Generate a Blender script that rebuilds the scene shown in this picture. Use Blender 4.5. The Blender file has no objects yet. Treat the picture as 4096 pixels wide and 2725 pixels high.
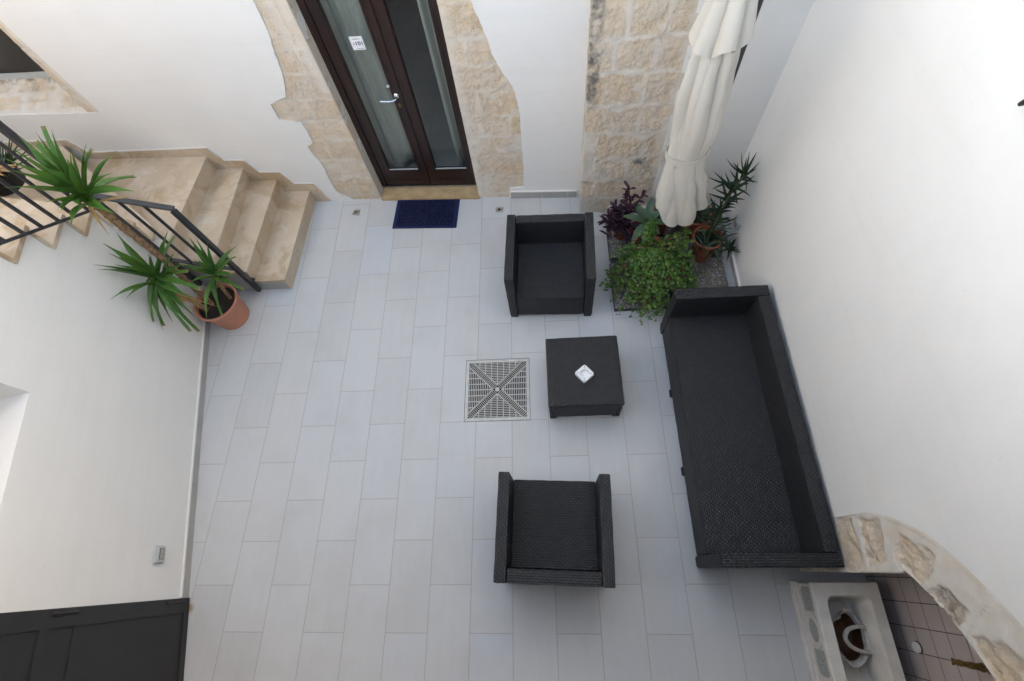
import bpy, bmesh, math, random
from math import sin, cos, pi, radians, atan2, sqrt
from mathutils import Vector, Matrix, noise
from mathutils.geometry import tessellate_polygon

scene = bpy.context.scene
# ------------------------------------------------------------------ camera
cam_data = bpy.data.cameras.new("camera")
cam_data.sensor_width = 36.0
cam_data.lens = 16.8148
cam_data.clip_start = 0.05
cam_data.clip_end = 400.0
cam = bpy.data.objects.new("camera", cam_data)
scene.collection.objects.link(cam)
RM = Matrix(((0.99601466, -0.00462043, -0.08906992),
             (-0.04235797, -0.90335223, -0.42680271),
             (-0.07848949, 0.42887458, -0.89994777)))     # rows: right, down, forward
CM = Matrix((RM[0], -RM[1], -RM[2])).transposed().to_4x4()
CM.translation = Vector((2.73541808, -0.49116804, 3.81256215))
cam.matrix_world = CM
scene.camera = cam

# ------------------------------------------------------------------ world, sun, exposure
SUN_EL, SUN_AZ = radians(31), radians(30)        # azimuth from +Y towards +X
world = bpy.data.worlds.new("World")
scene.world = world
world.use_nodes = True
wn = world.node_tree.nodes
bg = wn["Background"]
sky = wn.new("ShaderNodeTexSky")
sky.sky_type = 'NISHITA'
sky.sun_disc = False
sky.sun_elevation = SUN_EL
sky.sun_rotation = SUN_AZ
sky.air_density = 0.6
sky.dust_density = 1.5
sky.ozone_density = 0.0
sky_tint = wn.new("ShaderNodeMix"); sky_tint.data_type = 'RGBA'; sky_tint.blend_type = 'MULTIPLY'
sky_tint.inputs[0].default_value = 1.0
sky_tint.inputs[7].default_value = (1.135, 1.01, 0.80, 1.0)      # warm multiplier on the sky colour, balances its blue cast
world.node_tree.links.new(sky.outputs[0], sky_tint.inputs[6])
world.node_tree.links.new(sky_tint.outputs[2], bg.inputs[0])
bg.inputs[1].default_value = 0.07
sun_data = bpy.data.lights.new("sun", 'SUN')
sun_data.energy = 3.1
sun_data.angle = radians(0.6)
sun_data.color = (1.0, 0.95, 0.885)
sun = bpy.data.objects.new("sun", sun_data)
scene.collection.objects.link(sun)
sd = Vector((sin(SUN_AZ) * cos(SUN_EL), cos(SUN_AZ) * cos(SUN_EL), sin(SUN_EL)))
sun.rotation_euler = sd.to_track_quat('Z', 'Y').to_euler()
sun.location = (0, 0, 12)
scene.view_settings.view_transform = 'Standard'
scene.view_settings.look = 'None'
scene.view_settings.gamma = 1.0
scene.view_settings.exposure = 4.22

# ------------------------------------------------------------------ helpers
COL = scene.collection
WORLD = {}

def root(name, label, cat, loc=(0, 0, 0), rz=0.0, group=None, kind=None):
    o = bpy.data.objects.new(name, None)
    o.empty_display_size = 0.1
    COL.objects.link(o)
    o.location = loc
    o.rotation_euler = (0, 0, rz)
    WORLD[o.name] = Matrix.Translation(Vector(loc)) @ Matrix.Rotation(rz, 4, 'Z')
    tag(o, label, cat, group, kind)
    return o

def tag(o, label=None, cat=None, group=None, kind=None):
    if label: o["label"] = label
    if cat: o["category"] = cat
    if group: o["group"] = group
    if kind: o["kind"] = kind
    return o

def mesh_of(bm, name):
    me = bpy.data.meshes.new(name)
    bm.to_mesh(me)
    bm.free()
    return me

def link(name, me, mat, parent=None, local=False, smooth=35):
    if mat is not None:
        for m in (mat if isinstance(mat, (list, tuple)) else [mat]):
            me.materials.append(m)
    if smooth is not None and len(me.polygons):
        me.polygons.foreach_set("use_smooth", [True] * len(me.polygons))
        me.set_sharp_from_angle(angle=radians(smooth))
    if parent is not None and not local:
        me.transform(WORLD[parent.name].inverted())
    o = bpy.data.objects.new(name, me)
    COL.objects.link(o)
    if parent is not None:
        o.parent = parent
        WORLD[o.name] = WORLD[parent.name]
    else:
        WORLD[o.name] = Matrix.Identity(4)
    me.update()
    return o

def obj(name, bm, mat, parent=None, local=False, smooth=35):
    bmesh.ops.recalc_face_normals(bm, faces=bm.faces)
    return link(name, mesh_of(bm, name), mat, parent, local, smooth)

def uv_box(bm, swap=(False, False, False)):
    uv = bm.loops.layers.uv.verify()
    for f in bm.faces:
        n = f.normal
        a = max(range(3), key=lambda i: abs(n[i]))
        for l in f.loops:
            c = l.vert.co
            if a == 2: p = (c.x, c.y)
            elif a == 1: p = (c.x, c.z)
            else: p = (c.y, c.z)
            if swap[a]: p = (p[1], p[0])
            l[uv].uv = p

def rbox(bm, c, s, r=0.006, seg=2, M=None):
    """bevelled box added to bm: centre c, size s"""
    g = bmesh.ops.create_cube(bm, size=1.0)
    vs = g["verts"]
    for v in vs:
        v.co = Vector((v.co.x * s[0] + c[0], v.co.y * s[1] + c[1], v.co.z * s[2] + c[2]))
    if r > 0:
        es = list({e for v in vs for e in v.link_edges})
        rr = min(r, 0.45 * min(s))
        g2 = bmesh.ops.bevel(bm, geom=es, offset=rr, segments=seg, profile=0.6, affect='EDGES')
        vs = list({v for f in g2["faces"] for v in f.verts} | {v for v in vs if v.is_valid})
    if M is not None:
        for v in vs: v.co = M @ v.co
    return vs

def box_bm(c, s, r=0.006, seg=2, M=None):
    bm = bmesh.new(); rbox(bm, c, s, r, seg, M); return bm

def tube(bm, pts, rad, n=8, cap=True, jitter=None):
    pts = [Vector(p) for p in pts]
    if not isinstance(rad, (list, tuple)): rad = [rad] * len(pts)
    rings = []
    t0 = (pts[1] - pts[0]).normalized()
    ref = Vector((0, 0, 1)) if abs(t0.z) < 0.9 else Vector((1, 0, 0))
    nx = t0.cross(ref).normalized()
    for i, p in enumerate(pts):
        t = (pts[min(i + 1, len(pts) - 1)] - pts[max(i - 1, 0)]).normalized()
        nx = (nx - t * nx.dot(t)).normalized()
        ny = t.cross(nx)
        ring = []
        for k in range(n):
            a = 2 * pi * k / n
            rr = rad[i] * (1 + (jitter(i, k) if jitter else 0))
            ring.append(bm.verts.new(p + (nx * cos(a) + ny * sin(a)) * rr))
        rings.append(ring)
    for a, b in zip(rings, rings[1:]):
        for k in range(n):
            bm.faces.new((a[k], a[(k + 1) % n], b[(k + 1) % n], b[k]))
    if cap:
        bm.faces.new(list(reversed(rings[0]))); bm.faces.new(rings[-1])

def bar(bm, a, b, w, d=None, up=None):
    """square bar from a to b with section w x d"""
    a, b = Vector(a), Vector(b); d = d or w
    t = (b - a).normalized()
    up = Vector(up) if up else (Vector((0, 0, 1)) if abs(t.z) < 0.9 else Vector((0, 1, 0)))
    x = t.cross(up).normalized(); y = x.cross(t).normalized()
    q = [(-1, -1), (1, -1), (1, 1), (-1, 1)]
    A = [bm.verts.new(a + x * (i * w / 2) + y * (j * d / 2)) for i, j in q]
    B = [bm.verts.new(b + x * (i * w / 2) + y * (j * d / 2)) for i, j in q]
    for k in range(4): bm.faces.new((A[k], A[(k + 1) % 4], B[(k + 1) % 4], B[k]))
    bm.faces.new(A[::-1]); bm.faces.new(B)

def lathe(bm, prof, c=(0, 0, 0), n=40, close=False):
    rings = []
    for r, z in prof:
        rings.append([bm.verts.new((c[0] + r * cos(2 * pi * k / n), c[1] + r * sin(2 * pi * k / n), c[2] + z)) for k in range(n)])
    for a, b in zip(rings, rings[1:]):
        for k in range(n): bm.faces.new((a[k], a[(k + 1) % n], b[(k + 1) % n], b[k]))
    if close:
        bm.faces.new(rings[-1]); bm.faces.new(rings[0][::-1])

def loft(bm, loops, cap0=False, cap1=False):
    R = [[bm.verts.new(p) for p in L] for L in loops]
    n = len(R[0])
    for a, b in zip(R, R[1:]):
        for k in range(n): bm.faces.new((a[k], a[(k + 1) % n], b[(k + 1) % n], b[k]))
    if cap0: bm.faces.new(R[0][::-1])
    if cap1: bm.faces.new(R[-1])
    return R

def prism(bm, loops, fn, d0, d1):
    """flat panel with holes: loops of 2D points, fn(u, v, d) -> world; front at d1, back at d0"""
    flat = [p for L in loops for p in L]
    tris = tessellate_polygon([[Vector((p[0], p[1], 0)) for p in L] for L in loops])
    F = [bm.verts.new(fn(p[0], p[1], d1)) for p in flat]
    B = [bm.verts.new(fn(p[0], p[1], d0)) for p in flat]
    for t in tris:
        if len(set(t)) == 3:
            try:
                bm.faces.new([F[i] for i in t]); bm.faces.new([B[i] for i in reversed(t)])
            except ValueError: pass
    k = 0
    for L in loops:
        n = len(L)
        for i in range(n):
            a, b = k + i, k + (i + 1) % n
            try: bm.faces.new((F[a], F[b], B[b], B[a]))
            except ValueError: pass
        k += n

def smooth_line(pts, n=6):
    out = []
    for i in range(len(pts) - 1):
        p0, p1, p2, p3 = pts[max(i - 1, 0)], pts[i], pts[i + 1], pts[min(i + 2, len(pts) - 1)]
        for k in range(n):
            t = k / n
            out.append(tuple(0.5 * (2 * p1[j] + (p2[j] - p0[j]) * t + (2 * p0[j] - 5 * p1[j] + 4 * p2[j] - p3[j]) * t * t
                             + (3 * p1[j] - p0[j] - 3 * p2[j] + p3[j]) * t ** 3) for j in range(len(p1))))
    out.append(tuple(pts[-1]))
    return out

def bez(a, b, c, n):
    a, b, c = Vector(a), Vector(b), Vector(c)
    return [a * (1 - t) ** 2 + b * 2 * t * (1 - t) + c * t * t for t in [i / n for i in range(n + 1)]]

def fbm(x, y, z=0.0, o=4):
    return noise.fractal(Vector((x, y, z)), 1.0, 2.0, o)

def sstep(a, b, x):
    t = max(0.0, min(1.0, (x - a) / (b - a))); return t * t * (3 - 2 * t)

# ------------------------------------------------------------------ materials
class NT:
    def __init__(s, name):
        s.m = bpy.data.materials.new(name); s.m.use_nodes = True
        s.t = s.m.node_tree; s.b = s.t.nodes["Principled BSDF"]; s.out = s.t.nodes["Material Output"]
        s._tc = None
    def n(s, typ, **kw):
        nd = s.t.nodes.new("ShaderNode" + typ)
        for k, v in kw.items():
            if k[0] == 'i' and k[1:].isdigit(): s.set(nd.inputs[int(k[1:])], v)
            elif hasattr(nd, k) and k not in nd.inputs: setattr(nd, k, v)
            else: s.set(nd.inputs[k], v)
        return nd
    def set(s, sock, v):
        if hasattr(v, "is_linked") or isinstance(v, bpy.types.NodeSocket): s.t.links.new(v, sock)
        elif isinstance(v, bpy.types.Node): s.t.links.new(v.outputs[0], sock)
        else:
            if isinstance(v, (tuple, list)) and len(v) == 3 and sock.type == 'RGBA': v = (*v, 1)
            sock.default_value = v
    def co(s, w="Object"):
        if s._tc is None: s._tc = s.t.nodes.new("ShaderNodeTexCoord")
        return s._tc.outputs[w]
    def noise(s, scale, detail=4, rough=0.55, vec=None, dist=0.0):
        return s.n("TexNoise", Vector=vec or s.co(), Scale=scale, Detail=float(detail), Roughness=rough, Distortion=dist)
    def ramp(s, fac, stops, interp='LINEAR'):
        r = s.n("ValToRGB", Fac=fac); r.color_ramp.interpolation = interp
        e = r.color_ramp.elements
        while len(e) < len(stops): e.new(0.5)
        for el, (p, c) in zip(e, stops):
            el.position = p; el.color = (c, c, c, 1) if isinstance(c, (int, float)) else (*c, 1)
        return r
    def mix(s, fac, a, b, mode='MIX'):
        x = s.t.nodes.new("ShaderNodeMix"); x.data_type = 'RGBA'; x.blend_type = mode
        s.set(x.inputs[0], fac); s.set(x.inputs[6], a); s.set(x.inputs[7], b)
        return x.outputs[2]
    def math(s, op, a, b=0.0, c=None):
        x = s.t.nodes.new("ShaderNodeMath"); x.operation = op
        s.set(x.inputs[0], a); s.set(x.inputs[1], b)
        if c is not None: s.set(x.inputs[2], c)
        return x.outputs[0]
    def bump(s, h, strength=0.3, dist=0.01, prev=None):
        b = s.n("Bump", Strength=strength, Distance=dist, Height=h)
        if prev is not None: s.t.links.new(prev, b.inputs["Normal"])
        return b.outputs[0]
    def done(s, color=None, rough=0.6, normal=None, spec=None, metal=None, **kw):
        if color is not None: s.set(s.b.inputs["Base Color"], color)
        s.set(s.b.inputs["Roughness"], rough)
        if normal is not None: s.set(s.b.inputs["Normal"], normal)
        if spec is not None: s.set(s.b.inputs["Specular IOR Level"], spec)
        if metal is not None: s.set(s.b.inputs["Metallic"], metal)
        for k, v in kw.items(): s.set(s.b.inputs[k.replace("_", " ")], v)
        return s.m

def m_plain(name, col, rough=0.5, spec=0.5, metal=0.0, var=0.12, scale=30, bump=0.0):
    t = NT(name)
    n = t.noise(scale, 5)
    lo = tuple(c * (1 - var) for c in col); hi = tuple(min(1, c * (1 + var)) for c in col)
    c = t.ramp(n, [(0.3, lo), (0.7, hi)])
    nm = t.bump(t.noise(scale * 4, 4), bump, 0.004) if bump else None
    return t.done(c, rough, nm, spec, metal)

def m_plaster(name, col):
    t = NT(name)
    a = t.noise(1.7, 4); b = t.noise(9, 5, 0.6)
    lo = tuple(c * 0.955 for c in col)
    c = t.mix(t.ramp(a, [(0.35, 0.0), (0.7, 1.0)]), lo, col)
    c = t.mix(t.math('MULTIPLY', t.ramp(b, [(0.45, 0.0), (0.8, 1.0)]), 0.25), c, tuple(x * 0.93 for x in col))
    mq = t.n("Mapping", Vector=t.co()); mq.inputs["Rotation"].default_value = (radians(8), radians(6), 0); mq.inputs["Scale"].default_value = (0.35, 0.35, 7.0)
    st = t.noise(1.0, 5, 0.6, vec=mq.outputs[0])
    c = t.mix(t.ramp(st, [(0.54, 0.0), (0.60, 0.07), (0.66, 0.0)]), c, (0.66, 0.60, 0.53))
    # a few small scuffs
    v = t.noise(61, 1, 0.3); sc = t.ramp(v, [(0.80, 0.0), (0.83, 0.35)])
    c = t.mix(sc, c, (0.5, 0.46, 0.42))
    mp = t.n("Mapping", Vector=t.co()); mp.inputs["Scale"].default_value = (1.0, 1.0, 2.6)
    nm = t.bump(t.noise(1.6, 4, 0.6, vec=mp.outputs[0], dist=0.8), 0.16, 0.03)
    nm = t.bump(t.noise(14, 4, 0.6, vec=mp.outputs[0]), 0.07, 0.006, nm)
    nm = t.bump(t.noise(130, 3), 0.14, 0.003, nm)
    return t.done(c, 0.92, nm, 0.2)

def m_stone():
    t = NT("weathered_limestone")
    mort = t.n("Attribute", attribute_name="mort").outputs["Fac"]
    blk = t.n("Attribute", attribute_name="blk").outputs["Fac"]
    lich = t.n("Attribute", attribute_name="lich").outputs["Fac"]
    n0 = t.noise(3.1, 5, 0.6); n1 = t.noise(11, 8, 0.66); n2 = t.noise(42, 6, 0.68); n3 = t.noise(110, 3)
    c = t.ramp(n1, [(0.30, (0.546, 0.406, 0.258)), (0.47, (0.679, 0.537, 0.378)), (0.60, (0.762, 0.625, 0.462)), (0.75, (0.726, 0.627, 0.503))])
    tone = t.ramp(blk, [(0.0, (0.53, 0.415, 0.285)), (0.3, (0.68, 0.575, 0.455)), (0.55, (0.60, 0.47, 0.33)), (0.8, (0.60, 0.53, 0.45)), (1.0, (0.72, 0.62, 0.50))])
    c = t.mix(0.48, c, tone)
    c = t.mix(t.ramp(n0, [(0.50, 0.0), (0.72, 0.55)]), c, (0.635, 0.469, 0.282))
    c = t.mix(t.ramp(n2, [(0.30, 0.65), (0.43, 0.0)]), c, (0.394, 0.281, 0.162))
    c = t.mix(t.ramp(n2, [(0.60, 0.0), (0.74, 0.45)]), c, (0.770, 0.692, 0.589))
    c = t.mix(t.ramp(n3, [(0.27, 0.55), (0.36, 0.0)]), c, (0.20, 0.145, 0.09))
    mc = t.mix(t.ramp(n1, [(0.35, 0.0), (0.7, 1.0)]), (0.665, 0.60, 0.515), (0.765, 0.725, 0.665))
    mc = t.mix(t.ramp(n0, [(0.45, 0.0), (0.7, 0.45)]), mc, (0.673, 0.525, 0.336))
    c = t.mix(mort, c, mc)
    c = t.mix(t.ramp(t.noise(5.3, 6, 0.65), [(0.42, 0.0), (0.66, 0.55)]), c, (0.635, 0.585, 0.525))
    vp = t.n("TexVoronoi", Vector=t.co(), Scale=31.0)
    hole = t.math('MULTIPLY', t.ramp(vp, [(0.09, 1.0), (0.17, 0.0)]), t.ramp(n0, [(0.45, 0.0), (0.60, 0.8)]))
    hole = t.math('MULTIPLY', hole, t.math('SUBTRACT', 1.0, mort))
    c = t.mix(hole, c, (0.19, 0.135, 0.085))
    dark = t.math('MULTIPLY', lich, t.ramp(n1, [(0.40, 0.95), (0.62, 0.05)]))
    c = t.mix(dark, c, (0.17, 0.16, 0.145))
    inv = t.math('SUBTRACT', 1.0, t.math('MULTIPLY', mort, 0.75))
    vor = t.n("TexVoronoi", Vector=t.co(), Scale=60.0)
    pit = t.ramp(vor, [(0.10, 0.0), (0.28, 1.0)])
    h = t.math('ADD', t.math('MULTIPLY', n2, 1.0), t.math('MULTIPLY', pit, 0.3))
    nm = t.bump(t.math('MULTIPLY', h, inv), 0.7, 0.012)
    nm = t.bump(n3, 0.35, 0.004, nm)
    return t.done(c, 0.93, nm, 0.2)

def m_stair():
    t = NT("beige_limestone")
    a = t.noise(3.2, 6, 0.6, dist=0.6); b = t.noise(2.1, 6, 0.6, dist=1.4); g = t.noise(45, 4)
    c = t.ramp(a, [(0.3, (0.50, 0.385, 0.265)), (0.55, (0.575, 0.465, 0.345)), (0.75, (0.62, 0.53, 0.42))])
    c = t.mix(t.ramp(b, [(0.50, 0.0), (0.60, 0.62)]), c, (0.40, 0.275, 0.15))
    c = t.mix(t.ramp(t.noise(6, 6, 0.65, dist=0.8), [(0.56, 0.0), (0.66, 0.45)]), c, (0.66, 0.60, 0.52))
    edge = t.n("TexNoise", Vector=t.co(), Scale=28.0, Detail=3.0)
    c = t.mix(t.ramp(edge, [(0.68, 0.0), (0.74, 0.35)]), c, (0.34, 0.25, 0.16))
    nm = t.bump(g, 0.10, 0.003); nm = t.bump(a, 0.08, 0.02, nm)
    return t.done(c, t.ramp(a, [(0.2, 0.45), (0.8, 0.62)]), nm, 0.4)

def m_tile_floor():
    t = NT("porcelain_floor_tiles")
    sx = t.n("SeparateXYZ", Vector=t.co())
    x, y = sx.outputs[0], sx.outputs[1]
    W, L = 0.3, 0.6005
    u = t.math('DIVIDE', x, W); ci = t.math('FLOOR', u); fu = t.math('SUBTRACT', u, ci)
    par = t.math('FLOORED_MODULO', ci, 2.0)
    v = t.math('ADD', t.math('DIVIDE', y, L), t.math('MULTIPLY', par, 0.5))
    ri = t.math('FLOOR', v); fv = t.math('SUBTRACT', v, ri)
    du = t.math('MULTIPLY', t.math('MINIMUM', fu, t.math('SUBTRACT', 1.0, fu)), W)
    dv = t.math('MULTIPLY', t.math('MINIMUM', fv, t.math('SUBTRACT', 1.0, fv)), L)
    d = t.math('MINIMUM', du, dv)
    cell = t.n("CombineXYZ", X=ci, Y=ri, Z=3.7)
    wn_ = t.n("TexWhiteNoise", Vector=cell)
    r1 = wn_.outputs[0]
    base = t.ramp(r1, [(0.0, (0.525, 0.522, 0.512)), (0.3, (0.572, 0.565, 0.552)), (0.62, (0.555, 0.556, 0.556)), (0.86, (0.575, 0.572, 0.566)), (1.0, (0.545, 0.565, 0.600))])
    # faint brushed veins, shifted tile by tile
    off = t.n("VectorMath", operation='SCALE'); t.set(off.inputs[0], wn_.outputs[1]); off.inputs[3].default_value = 9.0
    add = t.n("VectorMath", operation='ADD'); t.set(add.inputs[0], t.co()); t.set(add.inputs[1], off.outputs[0])
    mp = t.n("Mapping", Vector=add.outputs[0]); mp.inputs["Rotation"].default_value = (0, 0, radians(-20)); mp.inputs["Scale"].default_value = (9.0, 1.3, 1)
    vein = t.noise(2.2, 6, 0.6, vec=mp.outputs[0])
    c = t.mix(t.ramp(vein, [(0.3, 0.0), (0.75, 0.45)]), base, (0.621, 0.617, 0.613))
    dirt = t.noise(2.3, 6, 0.6)
    c = t.mix(t.ramp(dirt, [(0.48, 0.0), (0.8, 0.5)]), c, (0.484, 0.464, 0.439))
    grout = t.ramp(d, [(0.0009 , 1.0), (0.0021, 0.0)])
    gvar = t.noise(3.0, 3)
    gc = t.mix(gvar, (0.316, 0.269, 0.222), (0.445, 0.398, 0.345))
    c = t.mix(grout, c, gc)
    dv_ = t.n("VectorMath", operation='DISTANCE'); t.set(dv_.inputs[0], t.co()); dv_.inputs[1].default_value = (0.004, -0.752, 0)
    rs = t.math('ADD', dv_.outputs["Value"], t.math('MULTIPLY', t.math('SUBTRACT', t.noise(38, 4), 0.5), 0.05))
    c = t.mix(t.ramp(rs, [(0.012, 0.75), (0.040, 0.0)]), c, (0.30, 0.17, 0.045))
    sp = t.noise(31, 2, 0.35)
    c = t.mix(t.ramp(sp, [(0.795, 0.0), (0.81, 0.5)]), c, (0.323, 0.274, 0.226))
    lip = t.ramp(d, [(0.0, 0.0), (0.004, 1.0)])
    nm = t.bump(lip, 0.35, 0.002)
    nm = t.bump(vein, 0.06, 0.004, nm)
    rough = t.ramp(vein, [(0.3, 0.55), (0.7, 0.68)])
    return t.done(c, rough, nm, 0.18)

def m_weave(name, lo=(0.0065, 0.0063, 0.0068), hi=(0.0385, 0.0375, 0.0405)):
    t = NT(name)
    RH, BWD = 0.0150, 0.028
    sx = t.n("SeparateXYZ", Vector=t.co("UV"))
    v = t.math('DIVIDE', sx.outputs[1], RH); r = t.math('FLOOR', v); fv = t.math('SUBTRACT', v, r)
    u = t.math('ADD', t.math('DIVIDE', sx.outputs[0], BWD), t.math('MULTIPLY', t.math('FLOORED_MODULO', r, 2.0), 0.5))
    cu = t.math('FLOOR', u); fu = t.math('SUBTRACT', u, cu)
    cr = t.math('MULTIPLY', t.math('POWER', t.math('SINE', t.math('MULTIPLY', fu, pi)), 0.55), t.math('POWER', t.math('SINE', t.math('MULTIPLY', fv, pi)), 0.8))
    w = t.n("TexWhiteNoise", Vector=t.n("CombineXYZ", X=cu, Y=r, Z=2.1)).outputs[0]
    k = t.math('MULTIPLY', cr, t.math('ADD', 0.72, t.math('MULTIPLY', w, 0.45)))
    c = t.mix(k, lo, hi)
    nm = t.bump(cr, 0.8, 0.005)
    return t.done(c, 0.50, nm, 0.38)

def m_wood():
    t = NT("dark_stained_wood")
    mp = t.n("Mapping", Vector=t.co()); mp.inputs["Scale"].default_value = (40, 40, 2.2)
    n = t.noise(1.0, 6, 0.6, vec=mp.outputs[0])
    c = t.ramp(n, [(0.3, (0.014, 0.006, 0.0045)), (0.6, (0.028, 0.0105, 0.0075)), (0.8, (0.045, 0.017, 0.010))])
    return t.done(c, 0.38, t.bump(n, 0.12, 0.002), 0.5)

def m_leaf(name, base, tip, edge, rough=0.42, edgew=0.10):
    """uv: x across, y along"""
    t = NT(name)
    sx = t.n("SeparateXYZ", Vector=t.co("UV"))
    n = t.noise(18, 4)
    rnd = t.n("Attribute", attribute_name="rnd").outputs["Fac"]
    c = t.mix(n, tuple(x * 0.65 for x in base), tuple(x * 1.3 for x in base))
    c = t.mix(t.math('MULTIPLY', rnd, 0.55), c, (base[0] * 1.9, base[1] * 1.55, base[2] * 0.9))
    e = t.math('ABSOLUTE', t.math('SUBTRACT', sx.outputs[0], 0.5))
    c = t.mix(t.ramp(e, [(0.5 - edgew, 0.0), (0.5, 0.7)]), c, edge)
    yv = t.math('ADD', sx.outputs[1], t.math('MULTIPLY', t.math('SUBTRACT', n, 0.5), 0.1))
    c = t.mix(t.ramp(yv, [(0.93, 0.0), (0.985, 0.85)]), c, tip)
    mp = t.n("Mapping", Vector=t.co("UV")); mp.inputs["Scale"].default_value = (14, 0.6, 1)
    nm = t.bump(t.noise(1.0, 3, vec=mp.outputs[0]), 0.25, 0.003)
    m = t.done(c, rough, nm, 0.45)
    t.b.inputs["Subsurface Weight"].default_value = 0.0
    tr = t.n("BsdfTranslucent", Color=t.mix(0.0, c, c))
    mx = t.n("MixShader"); mx.inputs[0].default_value = 0.18
    t.t.links.new(t.b.outputs[0], mx.inputs[1]); t.t.links.new(tr.outputs[0], mx.inputs[2])
    t.t.links.new(mx.outputs[0], t.out.inputs[0])
    return m

def m_glass():
    t = NT("window_glass")
    gl = t.n("BsdfGlossy", Color=(0.95, 0.97, 0.96), Roughness=0.012)
    tr = t.n("BsdfTransparent", Color=(0.92, 0.94, 0.92))
    fr = t.n("Fresnel", IOR=1.5)
    back_ = t.n("NewGeometry").outputs["Backfacing"]
    f = t.math('MULTIPLY', t.math('MULTIPLY', fr, 1.35), t.math('SUBTRACT', 1.0, back_))
    mx = t.n("MixShader", Fac=f)
    t.t.links.new(tr.outputs[0], mx.inputs[1]); t.t.links.new(gl.outputs[0], mx.inputs[2])
    t.t.links.new(mx.outputs[0], t.out.inputs[0])
    return t.m

def m_gravel():
    t = NT("washed_pebble_concrete")
    v = t.n("TexVoronoi", Vector=t.co(), Scale=95.0, Randomness=1.0)
    v2 = t.n("TexVoronoi", Vector=t.co(), Scale=170.0)
    r = t.n("SeparateColor", Color=v.outputs["Color"])
    c = t.ramp(r.outputs[0], [(0.0, (0.10, 0.095, 0.09)), (0.3, (0.25, 0.23, 0.21)), (0.55, (0.42, 0.38, 0.335)), (0.75, (0.22, 0.17, 0.13)), (0.9, (0.62, 0.585, 0.54))], 'CONSTANT')
    gap = t.ramp(v.outputs["Distance"], [(0.42, 0.0), (0.62, 0.9)])
    c = t.mix(gap, c, (0.16, 0.145, 0.13))
    c = t.mix(t.ramp(t.noise(6, 4), [(0.5, 0.0), (0.75, 0.6)]), c, (0.11, 0.09, 0.07))
    nm = t.bump(t.math('SUBTRACT', 1.0, v.outputs["Distance"]), 0.8, 0.006)
    return t.done(c, 0.8, nm, 0.4)

def m_walltile():
    t = NT("glazed_wall_tiles")
    sx = t.n("SeparateXYZ", Vector=t.co())
    P = 0.1315
    u = t.math('DIVIDE', t.math('ADD', sx.outputs[1], 0.662 + 1.315), P)
    v = t.math('DIVIDE', t.math('ADD', sx.outputs[2], -0.346 + 1.315), P)
    cu, cv = t.math('FLOOR', u), t.math('FLOOR', v)
    fu, fv = t.math('SUBTRACT', u, cu), t.math('SUBTRACT', v, cv)
    d = t.math('MINIMUM', t.math('MINIMUM', fu, t.math('SUBTRACT', 1.0, fu)), t.math('MINIMUM', fv, t.math('SUBTRACT', 1.0, fv)))
    w = t.n("TexWhiteNoise", Vector=t.n("CombineXYZ", X=cu, Y=cv, Z=1.3)).outputs[0]
    c = t.ramp(w, [(0.0, (0.50, 0.42, 0.39)), (0.5, (0.53, 0.475, 0.455)), (1.0, (0.56, 0.45, 0.41))])
    c = t.mix(t.ramp(t.noise(8, 5), [(0.4, 0.0), (0.8, 0.4)]), c, (0.62, 0.57, 0.54))
    g = t.ramp(d, [(0.012, 1.0), (0.022, 0.0)])
    c = t.mix(g, c, (0.055, 0.045, 0.04))
    nm = t.bump(t.ramp(d, [(0.0, 0.0), (0.03, 1.0)]), 0.4, 0.003)
    return t.done(c, 0.35, nm, 0.5)

M = {}
M["plaster"] = m_plaster("white_lime_plaster", (0.82, 0.797, 0.762))
M["stone"] = m_stone()
M["facade"] = m_plaster("cream_facade_render", (0.56, 0.52, 0.455))  # darker than the plaster to cut the light this wall bounces
M["stair"] = m_stair()
M["floor"] = m_tile_floor()
M["weave"] = m_weave("black_resin_wicker")
M["wood"] = m_wood()
M["glass"] = m_glass()
M["gravel"] = m_gravel()
M["walltile"] = m_walltile()
M["skirt"] = m_plain("grey_skirting_tile", (0.40, 0.385, 0.365), 0.5, var=0.06, scale=6)
M["concrete"] = m_plain("grey_painted_concrete", (0.42, 0.405, 0.385), 0.8, var=0.10, scale=9, bump=0.1)
M["iron"] = m_plain("anthracite_painted_iron", (0.030, 0.031, 0.034), 0.45, var=0.15, scale=20)
M["irondoor"] = m_plain("charcoal_painted_metal", (0.021, 0.020, 0.020), 0.5, var=0.15, scale=5, bump=0.03)
M["steel"] = m_plain("brushed_steel", (0.55, 0.55, 0.54), 0.32, metal=1.0, var=0.08, scale=40)
M["chrome"] = m_plain("satin_chrome", (0.75, 0.75, 0.75), 0.22, metal=1.0, var=0.05)
M["brass"] = m_plain("aged_brass", (0.24, 0.155, 0.055), 0.38, metal=0.8, var=0.35, scale=60, bump=0.2)
M["black"] = m_plain("black_void_paint", (0.008, 0.008, 0.008), 0.6, var=0.2)
M["lens"] = m_plain("dark_lamp_lens", (0.02, 0.025, 0.025), 0.08, var=0.2)
M["sill"] = m_plain("ochre_door_stone", (0.47, 0.33, 0.175), 0.75, var=0.22, scale=9, bump=0.25)
M["white"] = m_plain("white_plastic", (0.78, 0.78, 0.78), 0.35, var=0.03)
M["greyplastic"] = m_plain("grey_plastic_cover", (0.47, 0.49, 0.48), 0.4, var=0.05)
M["beigekey"] = m_plain("beige_switch_key", (0.42, 0.37, 0.32), 0.45, var=0.05)
M["grate"] = m_plain("cream_plastic_grate", (0.56, 0.545, 0.50), 0.5, var=0.10, scale=12)
M["pit"] = m_plain("dark_drain_pit", (0.006, 0.006, 0.006), 0.9, var=0.3)
M["mat"] = m_plain("navy_rubber_mat", (0.017, 0.023, 0.076), 0.85, spec=0.2, var=0.12, scale=80)
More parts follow.
